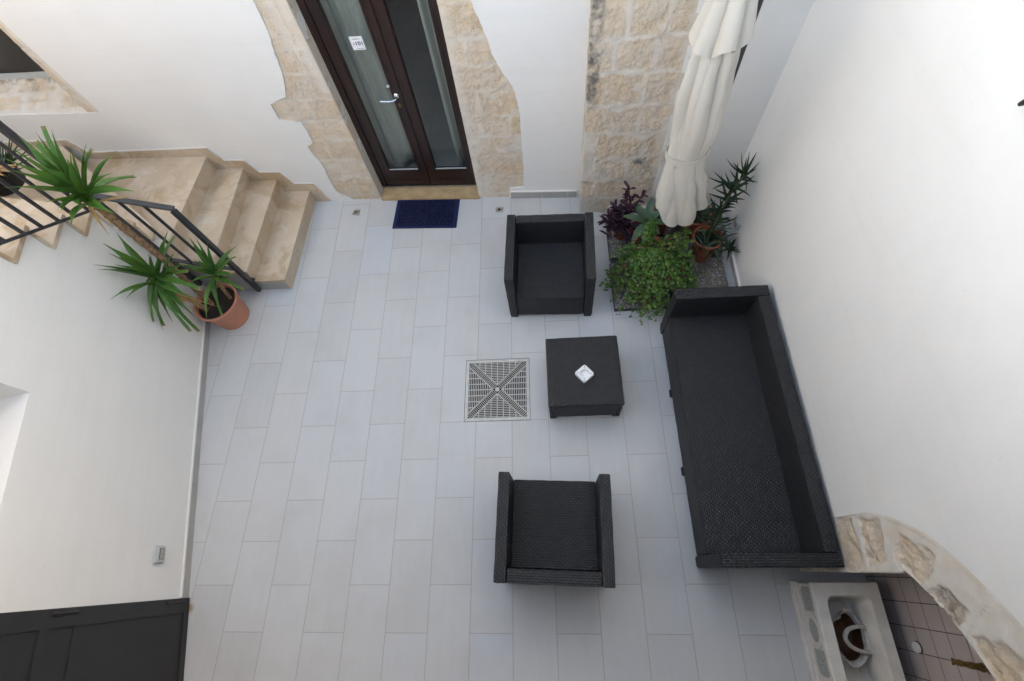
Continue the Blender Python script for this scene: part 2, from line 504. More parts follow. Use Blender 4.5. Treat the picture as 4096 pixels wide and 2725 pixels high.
M["matdark"] = m_plain("dark_mat_pile", (0.0105, 0.0125, 0.033), 0.95, spec=0.1, var=0.3, scale=300, bump=0.4)
M["terra"] = m_plain("pale_terracotta_plastic", (0.52, 0.225, 0.14), 0.6, var=0.10, scale=7)
M["terraold"] = m_plain("weathered_terracotta", (0.30, 0.085, 0.04), 0.75, var=0.28, scale=14, bump=0.15)
M["soil"] = m_plain("damp_potting_soil", (0.022, 0.015, 0.010), 0.95, var=0.6, scale=90, bump=0.9)
M["bark"] = m_plain("scaly_brown_bark", (0.25, 0.15, 0.075), 0.9, var=0.6, scale=42, bump=0.8)
M["twig"] = m_plain("reddish_twig_bark", (0.17, 0.085, 0.05), 0.85, var=0.4, scale=50, bump=0.3)
M["aloestem"] = m_plain("olive_aloe_stem", (0.12, 0.11, 0.045), 0.8, var=0.4, scale=40, bump=0.3)
M["basin"] = m_plain("worn_stone_basin", (0.72, 0.665, 0.585), 0.7, var=0.16, scale=6, bump=0.12)
M["carved"] = m_plain("stippled_carved_stone", (0.42, 0.41, 0.38), 0.9, var=0.35, scale=90, bump=1.0)
M["majolica"] = m_plain("chipped_cream_majolica", (0.50, 0.455, 0.40), 0.45, var=0.25, scale=26, bump=0.2)
M["rust"] = m_plain("brown_glazed_interior", (0.075, 0.030, 0.013), 0.4, var=0.5, scale=16)
M["sign"] = m_plain("white_paper_sign", (0.80, 0.79, 0.80), 0.5, var=0.01)
M["ink"] = m_plain("black_ink", (0.012, 0.012, 0.014), 0.6, var=0.1)
M["greyink"] = m_plain("grey_ink", (0.14, 0.13, 0.14), 0.6, var=0.1)
M["redink"] = m_plain("red_ink", (0.55, 0.05, 0.035), 0.6, var=0.1)
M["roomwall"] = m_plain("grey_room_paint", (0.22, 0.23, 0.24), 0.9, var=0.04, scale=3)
M["yucca"] = m_leaf("yucca_leaf", (0.066, 0.165, 0.032), (0.30, 0.20, 0.10), (0.16, 0.20, 0.06))
M["deadleaf"] = m_leaf("dry_leaf", (0.36, 0.24, 0.12), (0.30, 0.18, 0.08), (0.45, 0.34, 0.2))
M["aloe"] = m_leaf("aloe_leaf", (0.018, 0.046, 0.021), (0.10, 0.06, 0.03), (0.06, 0.10, 0.045), 0.38)
M["agave"] = m_leaf("agave_leaf", (0.075, 0.135, 0.095), (0.10, 0.10, 0.06), (0.16, 0.22, 0.15), 0.6)
M["purple"] = m_leaf("purple_leaf", (0.060, 0.024, 0.050), (0.09, 0.03, 0.04), (0.10, 0.03, 0.04), 0.5)
M["jade"] = m_leaf("small_round_leaf", (0.078, 0.170, 0.030), (0.14, 0.2, 0.05), (0.14, 0.24, 0.06), 0.35)

def m_canvas():
    t = NT("cream_canvas")
    n = t.noise(3, 5)
    c = t.ramp(n, [(0.3, (0.655, 0.60, 0.515)), (0.7, (0.725, 0.68, 0.60))])
    c = t.mix(t.ramp(t.noise(7, 4), [(0.62, 0.0), (0.8, 0.3)]), c, (0.66, 0.56, 0.45))
    mw = t.n("Mapping", Vector=t.co()); mw.inputs["Rotation"].default_value = (0, radians(14), 0); mw.inputs["Scale"].default_value = (1, 1, 0.28)
    nm = t.bump(t.noise(13, 5, 0.6, vec=mw.outputs[0], dist=0.7), 0.45, 0.012)
    nm = t.bump(t.noise(600, 2), 0.08, 0.001, nm)
    m = t.done(c, 0.85, nm, 0.2)
    tr = t.n("BsdfTranslucent", Color=(0.7, 0.64, 0.56))
    mx = t.n("MixShader"); mx.inputs[0].default_value = 0.18
    t.t.links.new(t.b.outputs[0], mx.inputs[1]); t.t.links.new(tr.outputs[0], mx.inputs[2])
    t.t.links.new(mx.outputs[0], t.out.inputs[0])
    return m
M["canvas"] = m_canvas()
M["curtain"] = m_plain("pale_green_curtain", (0.36, 0.36, 0.325), 0.9, var=0.05, scale=5)

# ------------------------------------------------------------------ wall frames (plan directions of the real walls)
UB, NB, AB = Vector((0.997913, -0.064573, 0)), Vector((-0.064573, -0.997913, 0)), Vector((0.3718, 3.0890, 0))
UL, NL, AL = Vector((0.2024, -0.9793, 0)), Vector((0.9793, 0.2024, 0)), Vector((-0.514, 1.643, 0))
PW = Vector((3.088, 2.705, 0))
UZ = Vector((0, 0, 1))
def bw(s, z, d=0.0): return AB + UB * s + UZ * z + NB * d
def lw(q, z, d=0.0): return AL + UL * q + UZ * z + NL * d
def pw(s, z, d=0.0): return PW + UB * s + UZ * z + NB * d
def rw(y, z, d=0.0): return Vector((4.43 - (2.75 - y) * 0.0129 - d, y, z))

# ------------------------------------------------------------------ ground
GX0, GX1, GY0, GY1 = 2.0, 2.552, 0.598, 1.152
bm = bmesh.new()
def sheet(x0, y0, x1, y1, z=0.0):
    bm.faces.new([bm.verts.new(p) for p in ((x0, y0, z), (x1, y0, z), (x1, y1, z), (x0, y1, z))])
sheet(-3.6, -4.2, GX0, 3.6); sheet(GX1, -4.2, 4.95, 3.6); sheet(GX0, -4.2, GX1, GY0); sheet(GX0, GY1, GX1, 3.6)
fl = obj("floor", bm, M["floor"]); tag(fl, "pale grey rectangular porcelain tiles paving the courtyard", None, None, "structure")
bm = bmesh.new()
for a in ((-30, -30, -0.05),):
    bm.faces.new([bm.verts.new(p) for p in ((-60, -60, -0.22), (60, -60, -0.22), (60, 60, -0.22), (-60, 60, -0.22))])
tag(obj("ground", bm, M["concrete"]), "plain ground under and around the courtyard", None, None, "structure")

# ------------------------------------------------------------------ masonry grid
def masonry(name, us, vs, pos, mask, parent, amp=0.010, ms=1.0):
    nu, nv = len(us), len(vs)
    me = bpy.data.meshes.new(name)
    co, mo, bl, li = [], [], [], []
    for v in vs:
        for u in us:
            m, b, l = mask(u, v)
            r = fbm(u * 9, v * 9, b * 17, 5); r2 = fbm(u * 34, v * 34, 3.1, 3)
            h = (1 - m) * (amp * (0.75 * r + 0.35 * r2) - 0.5 * amp * max(0, r2 - 0.25)) + m * (amp * 0.30 + 0.35 * amp * r)
            co.append(pos(u, v, h)); mo.append(m * ms); bl.append(b); li.append(l)
    faces = []
    for j in range(nv - 1):
        for i in range(nu - 1):
            k = j * nu + i
            faces.append((k, k + 1, k + nu + 1, k + nu))
    me.from_pydata(co, [], faces)
    for nm, dat in (("mort", mo), ("blk", bl), ("lich", li)):
        at = me.attributes.new(nm, 'FLOAT', 'POINT'); at.data.foreach_set("value", dat)
    return link(name, me, M["stone"], parent, smooth=180)

def frange(a, b, step):
    n = max(1, int(round((b - a) / step))); return [a + (b - a) * i / n for i in range(n + 1)]

def course_mask(zs, splits, mw=0.016, seed=0.0, patch=0.33, extra=None, lich=None):
    """mortar mask for coursed blocks; splits[k] = joint positions of course k"""
    def f(u, v):
        wu = u + 0.022 * fbm(u * 5, v * 5, seed + 1); wv = v + 0.020 * fbm(u * 5, v * 5, seed + 7)
        k = 0
        while k < len(zs) - 2 and wv > zs[k + 1]: k += 1
        d = min(abs(wv - zs[k]), abs(wv - zs[k + 1]))
        b = 0
        for sx in splits[k % len(splits)]:
            d = min(d, abs(wu - sx))
            if wu > sx: b += 1
        w = mw * (0.75 + 0.9 * (0.5 + fbm(u * 7, v * 7, seed + 3)))
        m = 1 - sstep(w * 0.25, w * 1.55, d)
        m = max(m, sstep(patch, patch + 0.10, fbm(u * 3.6, v * 3.6, seed + 11, 5)))
        if extra: m = max(m, extra(u, v))
        rnd = (sin((k * 7 + b * 3 + seed) * 12.9898) * 43758.5453) % 1.0
        return m, rnd, (lich(u, v) if lich else 0.0)
    return f

# ------------------------------------------------------------------ back wall with the door
back = root("courtyard_wall", "white plastered wall with rough stone left bare around the tall glazed door", "wall", tuple(AB))
sl = smooth_line([(0.44, 2.25), (0.417, 2.002), (0.408, 1.817), (0.364, 1.626), (0.336, 1.466), (0.300, 1.36), (0.251, 1.252)], 4) \
    + [(0.165, 1.222), (0.079, 1.187)] + smooth_line([(0.069, 1.10), (0.075, 1.034), (0.165, 1.005), (0.252, 0.979)], 3) \
    + smooth_line([(0.262, 0.90), (0.252, 0.778), (0.195, 0.735), (0.180, 0.691), (0.217, 0.481), (0.199, 0.234), (0.223, 0.101), (0.282, 0.042), (0.33, 0.0)], 4)
sr = smooth_line([(1.89, 2.25), (1.933, 1.918), (1.984, 1.745), (2.041, 1.508), (2.105, 1.36), (2.161, 1.252), (2.194, 1.056), (2.193, 0.777), (2.189, 0.422), (2.175, 0.152)], 5) \
    + [(2.10, 0.143), (2.032, 0.134), (2.022, 0.06), (2.02, 0.0)]
def ragged(L, seed, amp=0.006, step=0.012):
    out = []
    for a, b in zip(L, L[1:]):
        n = max(1, int(sqrt((a[0] - b[0]) ** 2 + (a[1] - b[1]) ** 2) / step))
        for i in range(n):
            t = i / n; x, z = a[0] + (b[0] - a[0]) * t, a[1] + (b[1] - a[1]) * t
            out.append((x + amp * fbm(x * 22, z * 22, seed, 3), z + amp * 0.6 * fbm(x * 22, z * 22, seed + 5, 3)))
    out.append(L[-1]); return out
sl, sr = ragged(sl, 1.0), ragged(sr, 2.0)
WIN = (-3.3, -1.545, 1.168, 3.0)
outer = [(-4.0, -0.1)] + [(sl[-1][0], -0.1)] + sl[::-1] + [(0.62, 2.72), (1.72, 2.72)] + sr + [(2.02, -0.1), (2.75, -0.1), (2.75, 5.1), (-4.0, 5.1)]
hole = [(WIN[0], WIN[2] + 0.02), (WIN[1], WIN[2]), (WIN[1] - 0.055, 2.0), (WIN[1] - 0.09, WIN[3]), (WIN[0], WIN[3])]
bm = bmesh.new()
prism(bm, [outer, hole], bw, -0.024, 0.0)
obj("plaster", bm, M["plaster"], back)
bm = bmesh.new()
prism(bm, [[(-4.0, -0.1), (0.65, -0.1), (0.65, 2.45), (1.70, 2.45), (1.70, -0.1), (3.2, -0.1), (3.2, 5.1), (-4.0, 5.1)],
           [(-3.25, 1.12), (-1.67, 1.12), (-1.67, 3.0), (-3.25, 3.0)]], bw, -0.36, -0.026)
obj("wall_core", bm, M["plaster"], back)
# bare stone left of the door, wrapping into the reveal
zL = [-0.1, 0.06, 0.293, 0.543, 0.787, 1.002, 1.205, 1.447, 1.641, 1.86, 2.1, 2.32, 2.6]
spL = [[0.46], [0.45], [], [0.36], [], [0.38], [], [0.52], [], [0.50], [0.44], []]
def posL(u, v, h):
    if u <= 0.65: return bw(u, v, -0.013 + h)
    return bw(0.65 + h * 0.35, v, -0.013 - (u - 0.65))
def extraL(u, v):     # lime repairs along the arris and the reveal
    e = 0.0
    if u > 0.655: e = 1.0 - sstep(0.10, 0.16, fbm(u * 6, v * 3.1, 5.5) - 0.28 * sstep(1.1, 0.7, v))
    if 0.56 < u <= 0.655 and v > 1.25: e = sstep(0.54, 0.60, u + 0.03 * fbm(v * 5, 2.0))
    if u < 0.56 and 1.62 < v: e = max(e, sstep(0.10, 0.0, abs(u - 0.55) - 0.02))
    return e
masonry("stone_jamb", frange(0.02, 0.65, 0.0075) + frange(0.656, 0.80, 0.012), frange(-0.02, 2.5, 0.009), posL,
        course_mask(zL, spL, 0.010, 2.0, 0.40, extraL), back, 0.010, 0.72)
zR = [-0.1, 0.06, 0.301, 0.541, 0.767, 0.991, 1.235, 1.443, 1.656, 1.9, 2.15, 2.4, 2.6]
spR = [[1.86], [], [], [1.90], [2.10], [1.86], [], [1.83], [], [1.84], [], []]
def extraR(u, v): return sstep(0.05, 0.015, (u - 1.70) + 0.04 * fbm(v * 4, 9.0) - 0.03)
masonry("stone_jamb", frange(1.70, 2.26, 0.009), frange(-0.02, 2.5, 0.009), lambda u, v, h: bw(u, v, -0.015 + h),
        course_mask(zR, spR, 0.013, 9.0, 0.38, extraR), back, 0.013, 0.72)
bm = bmesh.new(); rbox(bm, (0, 0, 0), (1.2, 0.02, 0.5), 0.0)
for v in bm.verts: v.co = bw(1.17 + v.co.x, 2.58 + v.co.z, -0.012 + v.co.y * 0.2)
obj("lintel", bm, M["stair"], back)
# skirting right of the door, with its plaster lip
bm = bmesh.new()
for a, b in ((2.035, 2.352), (2.355, 2.612), (2.615, 2.70)):
    prism(bm, [[(a, -0.02), (b, -0.02), (b, 0.085), (a, 0.085)]], bw, -0.01, 0.010)
obj("skirting", bm, M["skirt"], back)
bm = bmesh.new(); prism(bm, [[(2.032, 0.086), (2.70, 0.086), (2.70, 0.099), (2.032, 0.099)]], bw, -0.01, 0.013)
obj("plaster_lip", bm, M["plaster"], back)

# window recess: bare stone band, sloping stone sill
def posW(u, v, h):
    return bw(u, v, -0.010 + h)
masonry("window_surround", frange(-1.675, -1.53, 0.009), frange(1.14, 2.6, 0.011), posW,
        course_mask([1.0, 1.42, 1.75, 2.1, 2.4, 2.7], [[], [], [], [], []], 0.014, 4.0, 0.2,
                    lambda u, v: sstep(-1.615, -1.585, u + 0.02 * fbm(v * 6, 3) + (v - 1.17) * 0.06)), back, 0.008)
def posS(u, v, h):     # v 0 front .. 1 back
    return bw(u, 1.166 + 0.165 * v + h * 0.8, -0.002 - 0.33 * v)
masonry("window_sill", frange(-2.9, -1.545, 0.010), frange(0, 1.0, 0.03), posS,
        course_mask([-0.3, 0.1, 0.52, 1.3], [[-1.9, -2.5], [-2.02, -1.98, -2.3], [-1.96, -2.4]], 0.05, 6.0, 0.30,
                    lambda u, v: sstep(0.16, 0.06, v + 0.08 * fbm(u * 6, 1.0)), lambda u, v: sstep(0.45, 0.9, v) * sstep(-0.1, 0.3, fbm(u * 7, v * 3, 8.0))), back, 0.016)
win = root("window", "dark unlit window set deep in the wall above the stair landing", "window", tuple(bw(-2.4, 1.33, -0.30)))
bm = bmesh.new(); prism(bm, [[(-3.2, 1.37), (-1.60, 1.37), (-1.60, 3.0), (-3.2, 3.0)]], bw, -0.32, -0.305)
obj("pane", bm, M["irondoor"], win)
bm = bmesh.new(); prism(bm, [[(-3.2, 1.315), (-1.60, 1.315), (-1.60, 1.37), (-3.2, 1.37)]], bw, -0.33, -0.296)
obj("frame", bm, M["greyplastic"], win)

# ------------------------------------------------------------------ projecting wall with the bare stone corner
proj = root("projecting_wall", "projecting wall of bare stone blocks beside white plaster behind the closed umbrella", "wall", tuple(PW))
zP = [-0.1, 0.216, 0.434, 0.70, 0.967, 1.218, 1.492, 1.742, 2.03, 2.3, 2.6]
spP = [[0.12, 0.36], [0.13], [0.10, 0.16, 0.38], [0.11, 0.50], [0.42], [0.415], [0.17, 0.465], [0.24, 0.50], [0.2], [0.4]]
def extraP(u, v):
    e = 0.0
    if 0.43 < v < 0.965: e = sstep(0.125, 0.085, u + 0.02 * fbm(u * 8, v * 8, 2.2))
    if v < 0.2: e = max(e, sstep(0.11, 0.06, u))
    e = max(e, sstep(0.60, 0.645, u + 0.05 * fbm(v * 5, 7.7)))
    e = max(e, sstep(0.05, 0.02, sqrt(((u - 0.38) / 1.8) ** 2 + (v - 0.93) ** 2) + 0.04 * fbm(u * 9, v * 9, 4.4)))
    return e
def lichP(u, v):
    l = sstep(0.10, 0.02, abs(u - 0.01) + 0.09 * fbm(u * 11, v * 6, 1.1)) * sstep(1.15, 1.3, v)
    l = max(l, sstep(0.05, 0.02, sqrt(((u - 0.50) * 0.8) ** 2 + (v - 0.64) ** 2) + 0.05 * fbm(u * 14, v * 14, 3.3)))
    l = max(l, 0.6 * sstep(0.03, 0.01, sqrt((u - 0.30) ** 2 + (v - 0.40) ** 2) + 0.03 * fbm(u * 14, v * 14, 5.3)))
    if u < 0 : l = max(l, 0.8 * sstep(0.0, 0.35, fbm(u * 12, v * 3.0, 6.1)) * sstep(0.5, 0.8, v))
    return l
def posP(u, v, h):
    if u >= 0: return pw(u, v, h - 0.004)
    return pw(-h * 0.6, v, u - 0.004)
masonry("stone_corner", frange(-0.24, 0, 0.010)[:-1] + frange(0, 0.70, 0.0075), frange(-0.03, 2.55, 0.0085), posP,
        course_mask(zP, spP, 0.015, 5.0, 0.36, extraP, lichP), proj, 0.013, 0.85)
bm = bmesh.new()
prism(bm, [[(0.655, -0.1), (1.62, -0.1), (1.62, 5.1), (0.0, 5.1), (0.0, 2.5), (0.655, 2.5)]], pw, -0.25, 0.0)
obj("plaster", bm, M["plaster"], proj)
bm = bmesh.new()
for a, b in ((0.275, 0.60), (0.603, 0.92), (0.923, 1.32)):
    prism(bm, [[(a, -0.02), (b, -0.02), (b, 0.075), (a, 0.075)]], pw, -0.01, 0.018)
obj("skirting", bm, M["skirt"], proj)
bm = bmesh.new(); prism(bm, [[(0.27, 0.076), (1.32, 0.076), (1.32, 0.088), (0.27, 0.088)]], pw, -0.01, 0.024)
obj("plaster_lip", bm, M["plaster"], proj)

# ------------------------------------------------------------------ right wall with arched niche
rwall = root("courtyard_wall", "tall bright white plastered wall behind the long sofa with a low stone arch", "wall", (4.4, 0.5, 0))
AC, RI, RO = (-1.42, 0.46), 1.11, 1.385
def arc(r, a0, a1, n): return [(AC[0] + r * cos(a0 + (a1 - a0) * i / n), AC[1] + r * sin(a0 + (a1 - a0) * i / n)) for i in range(n + 1)]
a_in = radians(35); a_out = radians(29)
EX = [(-0.232, 0.93), (-0.258, 1.06), (-0.300, 1.20), (-0.373, 1.345), (-0.473, 1.47), (-0.58, 1.57), (-0.70, 1.67), (-0.85, 1.765), (-1.05, 1.85), (-1.42, 1.90)]
EXL = smooth_line(EX, 8)
EXR = [(-2.84 - y, z) for y, z in EXL[::-1]]
out_line = [(-0.228, -0.1), (-0.228, 0.55)] + EXL + EXR[1:] + [(-2.61, 0.5), (-2.61, -0.1)]
bm = bmesh.new()
prism(bm, [[(2.75, -0.1)] + out_line + [(-3.3, -0.1), (-3.3, 6.2), (2.75, 6.2)]], rw, -0.05, 0.0)
obj("plaster", bm, M["plaster"], rwall)
# arch ring
STONES = [[(-0.241, 0.612), (-0.243, 0.759), (-0.377, 0.772), (-0.495, 0.766), (-0.526, 0.6), (-0.389, 0.597)],
          [(-0.255, 0.853), (-0.281, 1.02), (-0.461, 0.972), (-0.483, 0.819), (-0.36, 0.818)],
          [(-0.354, 1.149), (-0.451, 1.335), (-0.567, 1.2), (-0.473, 1.046)],
          [(-0.611, 1.217), (-0.579, 1.289), (-0.595, 1.354), (-0.661, 1.408), (-0.698, 1.381), (-0.725, 1.333), (-0.675, 1.267)],
          [(-0.766, 1.39), (-0.753, 1.465), (-0.777, 1.566), (-0.814, 1.597), (-0.883, 1.561), (-0.92, 1.50), (-0.892, 1.444)],
          [(-0.24, 0.33), (-0.25, 0.5), (-0.5, 0.5), (-0.52, 0.3)], [(-0.24, 0.02), (-0.25, 0.22), (-0.5, 0.2), (-0.52, 0.02)],
          [(-1.15, 1.56), (-1.12, 1.78), (-1.4, 1.8), (-1.36, 1.58)]]
def sdpoly(P, x, y):
    d = 1e9; ins = False; n = len(P)
    for i in range(n):
        ax, ay = P[i]; bx, by = P[(i + 1) % n]
        ex, ey = bx - ax, by - ay; wx, wy = x - ax, y - ay
        t = max(0, min(1, (wx * ex + wy * ey) / (ex * ex + ey * ey)))
        d = min(d, (wx - ex * t) ** 2 + (wy - ey * t) ** 2)
        if (ay > y) != (by > y) and x < ex * (y - ay) / ey + ax: ins = not ins
    return (-1 if ins else 1) * sqrt(d)
N_ARC = 150
pin = [(-0.525, -0.03 + 1.12 * i / 100) for i in range(100)] + arc(RI, a_in, radians(120), N_ARC)
def resample(L, n):
    d = [0.0]
    for a, b in zip(L, L[1:]): d.append(d[-1] + sqrt((a[0] - b[0]) ** 2 + (a[1] - b[1]) ** 2))
    out = []; k = 0
    for i in range(n):
        s_ = d[-1] * i / (n - 1)
        while k < len(d) - 2 and d[k + 1] < s_: k += 1
        t_ = (s_ - d[k]) / max(1e-9, d[k + 1] - d[k])
        out.append((L[k][0] + (L[k + 1][0] - L[k][0]) * t_, L[k][1] + (L[k + 1][1] - L[k][1]) * t_))
    return out
EXO = [(y + 0.006 + (0.004 if z < 1.2 else 0), z + (0.006 if z > 1.1 else 0)) for y, z in smooth_line(EX[:10] + [(-1.79, 1.85)], 10)]
pout = [(-0.222, -0.03 + 0.96 * i / 100) for i in range(100)] + resample(EXO, N_ARC + 1)
me_co, mo, bl, li = [], [], [], []
ws = [-0.42, -0.3, -0.2, -0.12, -0.06, -0.02] + [i / 34 for i in range(35)]
for (iy, iz), (oy, oz) in zip(pin, pout):
    for w in ws:
        ww = max(0.0, w)
        y, z = iy + (oy - iy) * ww, iz + (oz - iz) * ww
        wy, wz = y + 0.022 * fbm(y * 9, z * 9, 1.0), z + 0.022 * fbm(y * 9, z * 9, 5.0)
        best, bi = 1e9, 0
        for k, P in enumerate(STONES):
            s = sdpoly(P, wy, wz)
            if s < best: best, bi = s, k
        st = 1 - sstep(-0.004, 0.010, best)
        if w < 0: st = 0.9 if z < 1.1 else 0.35
        r = fbm(y * 14, z * 14, 3.0, 5); r2 = fbm(y * 45, z * 45, 1.0, 3)
        h = -0.006 + (1 - st) * 0.004 + st * (0.014 * r + 0.006 * r2 - 0.004) - 0.012 * sstep(0.93, 1.0, w)
        if w > 0.93: h += 0.004
        jd = abs((y + 0.684) * 0.805 - (-(z - 1.459)) * -0.593) if False else abs((z - 1.459) - (y + 0.684) * (1.569 - 1.349) / (-0.603 + 0.765))
        if jd < 0.009 and 0.02 < w < 0.98: h -= 0.004
        dep = w if w < 0 else 0.0
        me_co.append(rw(y - (h * 0.5 if w < 0 else 0), z, h + dep)); mo.append(1 - st)
        bl.append((0.9 if bi == 3 else 0.15 + 0.1 * bi) if w >= 0 else 0.1)
        li.append((0.75 * st if bi == 3 and w >= 0 else 0.0) + (0.5 if jd < 0.006 and 0.02 < w < 0.98 else 0) * 0.6)
nw = len(ws); faces = []
for j in range(len(pin) - 1):
    for i in range(nw - 1):
        k = j * nw + i; faces.append((k, k + 1, k + nw + 1, k + nw))
me = bpy.data.meshes.new("stone_arch"); me.from_pydata(me_co, [], faces)
for nm, dat in (("mort", mo), ("blk", bl), ("lich", li)):
    at = me.attributes.new(nm, 'FLOAT', 'POINT'); at.data.foreach_set("value", dat)
link("stone_arch", me, M["stone"], rwall, smooth=180)
# niche behind the arch: tiled back, plain sides
bm = bmesh.new()
bm.faces.new([bm.verts.new(p) for p in ((4.80, -0.50, -0.1), (4.80, -2.4, -0.1), (4.80, -2.4, 2.2), (4.80, -0.50, 2.2))])
obj("niche_tiles", bm, M["walltile"], rwall)
bm = bmesh.new(); rbox(bm, (4.62, -2.36, 1.0), (0.42, 0.06, 2.3), 0.0); rbox(bm, (4.85, -1.4, 1.0), (0.06, 2.1, 2.6), 0.0)
rbox(bm, (4.63, -0.44, 0.6), (0.40, 0.10, 1.3), 0.0)
obj("niche_side", bm, M["concrete"], rwall)
# skirting by the gravel
bm = bmesh.new()
for a, b in ((2.66, 2.12), (2.117, 1.52), (1.517, 0.92), (0.917, 0.32), (0.317, -0.225)):
    prism(bm, [[(a, -0.02), (b, -0.02), (b, 0.075), (a, 0.075)]], rw, -0.01, 0.012)
obj("skirting", bm, M["skirt"], rwall)
bm = bmesh.new(); prism(bm, [[(2.62, 0.076), (-0.225, 0.076), (-0.225, 0.089), (2.62, 0.089)]], rw, -0.01, 0.019)
obj("plaster_lip", bm, M["plaster"], rwall)

bm = bmesh.new()
prism(bm, [[(2.62, 3.42), (-3.2, 3.42), (-3.2, 3.50), (2.62, 3.50)]], rw, -0.01, 0.42)
obj("shade_ledge", bm, M["plaster"], rwall)  # unseen overhang added to shade the top of the right wall

# ------------------------------------------------------------------ left wall under the stair
lwall = root("stair_wall", "white plastered wall under the upper stair flight, above the dark metal door", "wall", tuple(AL))
NOSE = [(-0.265, 1.37), (-0.034, 1.55), (0.217, 1.737)] + [(0.217 + 0.25 * i, 1.737 + 0.183 * i) for i in range(1, 11)]
prof = [(-0.36, -0.1), (-0.36, 0.62), (-0.36, 1.16)]
for i, (q, z) in enumerate(NOSE):
    zz = z - 0.03
    prof += [(q + 0.012, (NOSE[i - 1][1] - 0.032) if i else 1.16), (q + 0.012, zz)]
prof += [(NOSE[-1][0] + 0.3, NOSE[-1][1] - 0.03), (NOSE[-1][0] + 0.3, 3.9), (4.35, 3.9), (4.35, -0.1)]
REC = [(1.234, 1.452), (2.0, 1.452), (2.0, 2.1), (1.234, 2.1)]
bm = bmesh.new(); prism(bm, [prof, REC], lw, -0.16, 0.0)
obj("plaster", bm, M["plaster"], lwall)
bm = bmesh.new()      # recess: sill and back
prism(bm, [[(1.22, 1.40), (2.02, 1.40), (2.02, 2.12), (1.22, 2.12)]], lw, -0.34, -0.30)
prism(bm, [[(1.22, 1.40), (2.02, 1.40), (2.02, 1.4485), (1.22, 1.4485)]], lw, -0.30, -0.002)
prism(bm, [[(1.19, 1.40), (1.2325, 1.40), (1.2325, 2.12), (1.19, 2.12)]], lw, -0.30, -0.004)
prism(bm, [[(2.002, 1.40), (2.05, 1.40), (2.05, 2.12), (2.002, 2.12)]], lw, -0.30, -0.004)
obj("window_recess", bm, M["plaster"], lwall)
bm = bmesh.new()
for a, b in ((-0.35, 0.06), (0.063, 0.36), (0.363, 0.96), (0.963, 1.56), (1.563, 1.86), (1.863, 2.372)):
    prism(bm, [[(a, -0.02), (b, -0.02), (b, 0.072), (a, 0.072)]], lw, -0.01, 0.008)
obj("skirting", bm, M["skirt"], lwall)
bm = bmesh.new(); prism(bm, [[(-0.35, 0.073), (2.372, 0.073), (2.372, 0.088), (-0.35, 0.088)]], lw, -0.01, 0.013)
obj("plaster_lip", bm, M["plaster"], lwall)

# unseen: terrace added to shade and bounce light, side wall sized for bounce
terr = root("unseen_terrace", "unseen white terrace added on the near side to shade the floor and bounce light", "terrace", (1, -1.6, 0))
bm = bmesh.new(); rbox(bm, (1.0, -3.75, 2.635), (9.0, 6.0, 0.07), 0.0)
obj("terrace_floor", bm, M["plaster"], terr)  # sunlit white top, added to bounce warm light onto the back wall
bm = bmesh.new(); rbox(bm, (1.0, -3.77, 2.54), (9.0, 6.0, 0.12), 0.0)
obj("terrace_slab", bm, M["concrete"], terr)  # overhang placed to darken the near floor
bm = bmesh.new(); rbox(bm, (1.0, -2.65, 1.2), (9.0, 0.25, 2.55), 0.0)
obj("terrace_wall", bm, M["concrete"], terr)
encl2 = root("courtyard_wall", "plain unseen cream building wall closing the side beyond the upper stairs, sized to bounce light", "wall", (-3.3, 0, 0))
bm = bmesh.new(); rbox(bm, (-3.35, 0.4, 2.6), (0.3, 6.4, 5.5), 0.0)
obj("plaster", bm, M["facade"], encl2)  # out of view; height and tone tuned for light bounced onto the right wall

# ------------------------------------------------------------------ stairs
stair = root("staircase", "beige stone staircase turning from the courtyard up along the white wall", "staircase", (-0.2, 2.5, 0))
def slab(name, poly, z0, z1, mat, r=0.004):
    bm = bmesh.new()
    lo = [bm.verts.new((p[0], p[1], z0)) for p in poly]; hi = [bm.verts.new((p[0], p[1], z1)) for p in poly]
    n = len(poly)
    bm.faces.new(hi); bm.faces.new(lo[::-1])
    for i in range(n): bm.faces.new((lo[i], lo[(i + 1) % n], hi[(i + 1) % n], hi[i]))
    if r: bmesh.ops.bevel(bm, geom=list(bm.edges), offset=r, segments=2, profile=0.6, affect='EDGES')
    return obj(name, bm, mat, stair)
YN = 1.985
fr = [((0.255, 1.985), (0.296, 3.085)), ((-0.026, 1.985), (0.025, 3.10)), ((-0.25, 1.985), (-0.237, 3.115)), ((-0.587, 1.985), (-0.51, 3.13))]
H = 0.165
def back_y(x): return 3.113 - (x + 0.0) * 0.0647 - 0.012
for i in range(3):
    (n0, f0), (n1, f1) = fr[i], fr[i + 1]
    slab("tread", [n0, (f0[0], back_y(f0[0])), (f1[0] - 0.03, back_y(f1[0])), (n1[0] - 0.03, YN)], H * (i + 1) - 0.03, H * (i + 1), M["stair"])
for i in range(4):
    n0, f0 = fr[i]
    slab("riser", [(n0[0] - 0.012, YN + 0.006), (f0[0] - 0.012, back_y(f0[0])), (f0[0] - 0.035, back_y(f0[0])), (n0[0] - 0.035, YN + 0.006)],
         H * i - (0.0 if i else 0.05), H * (i + 1) - 0.031, M["stair"], 0.0)
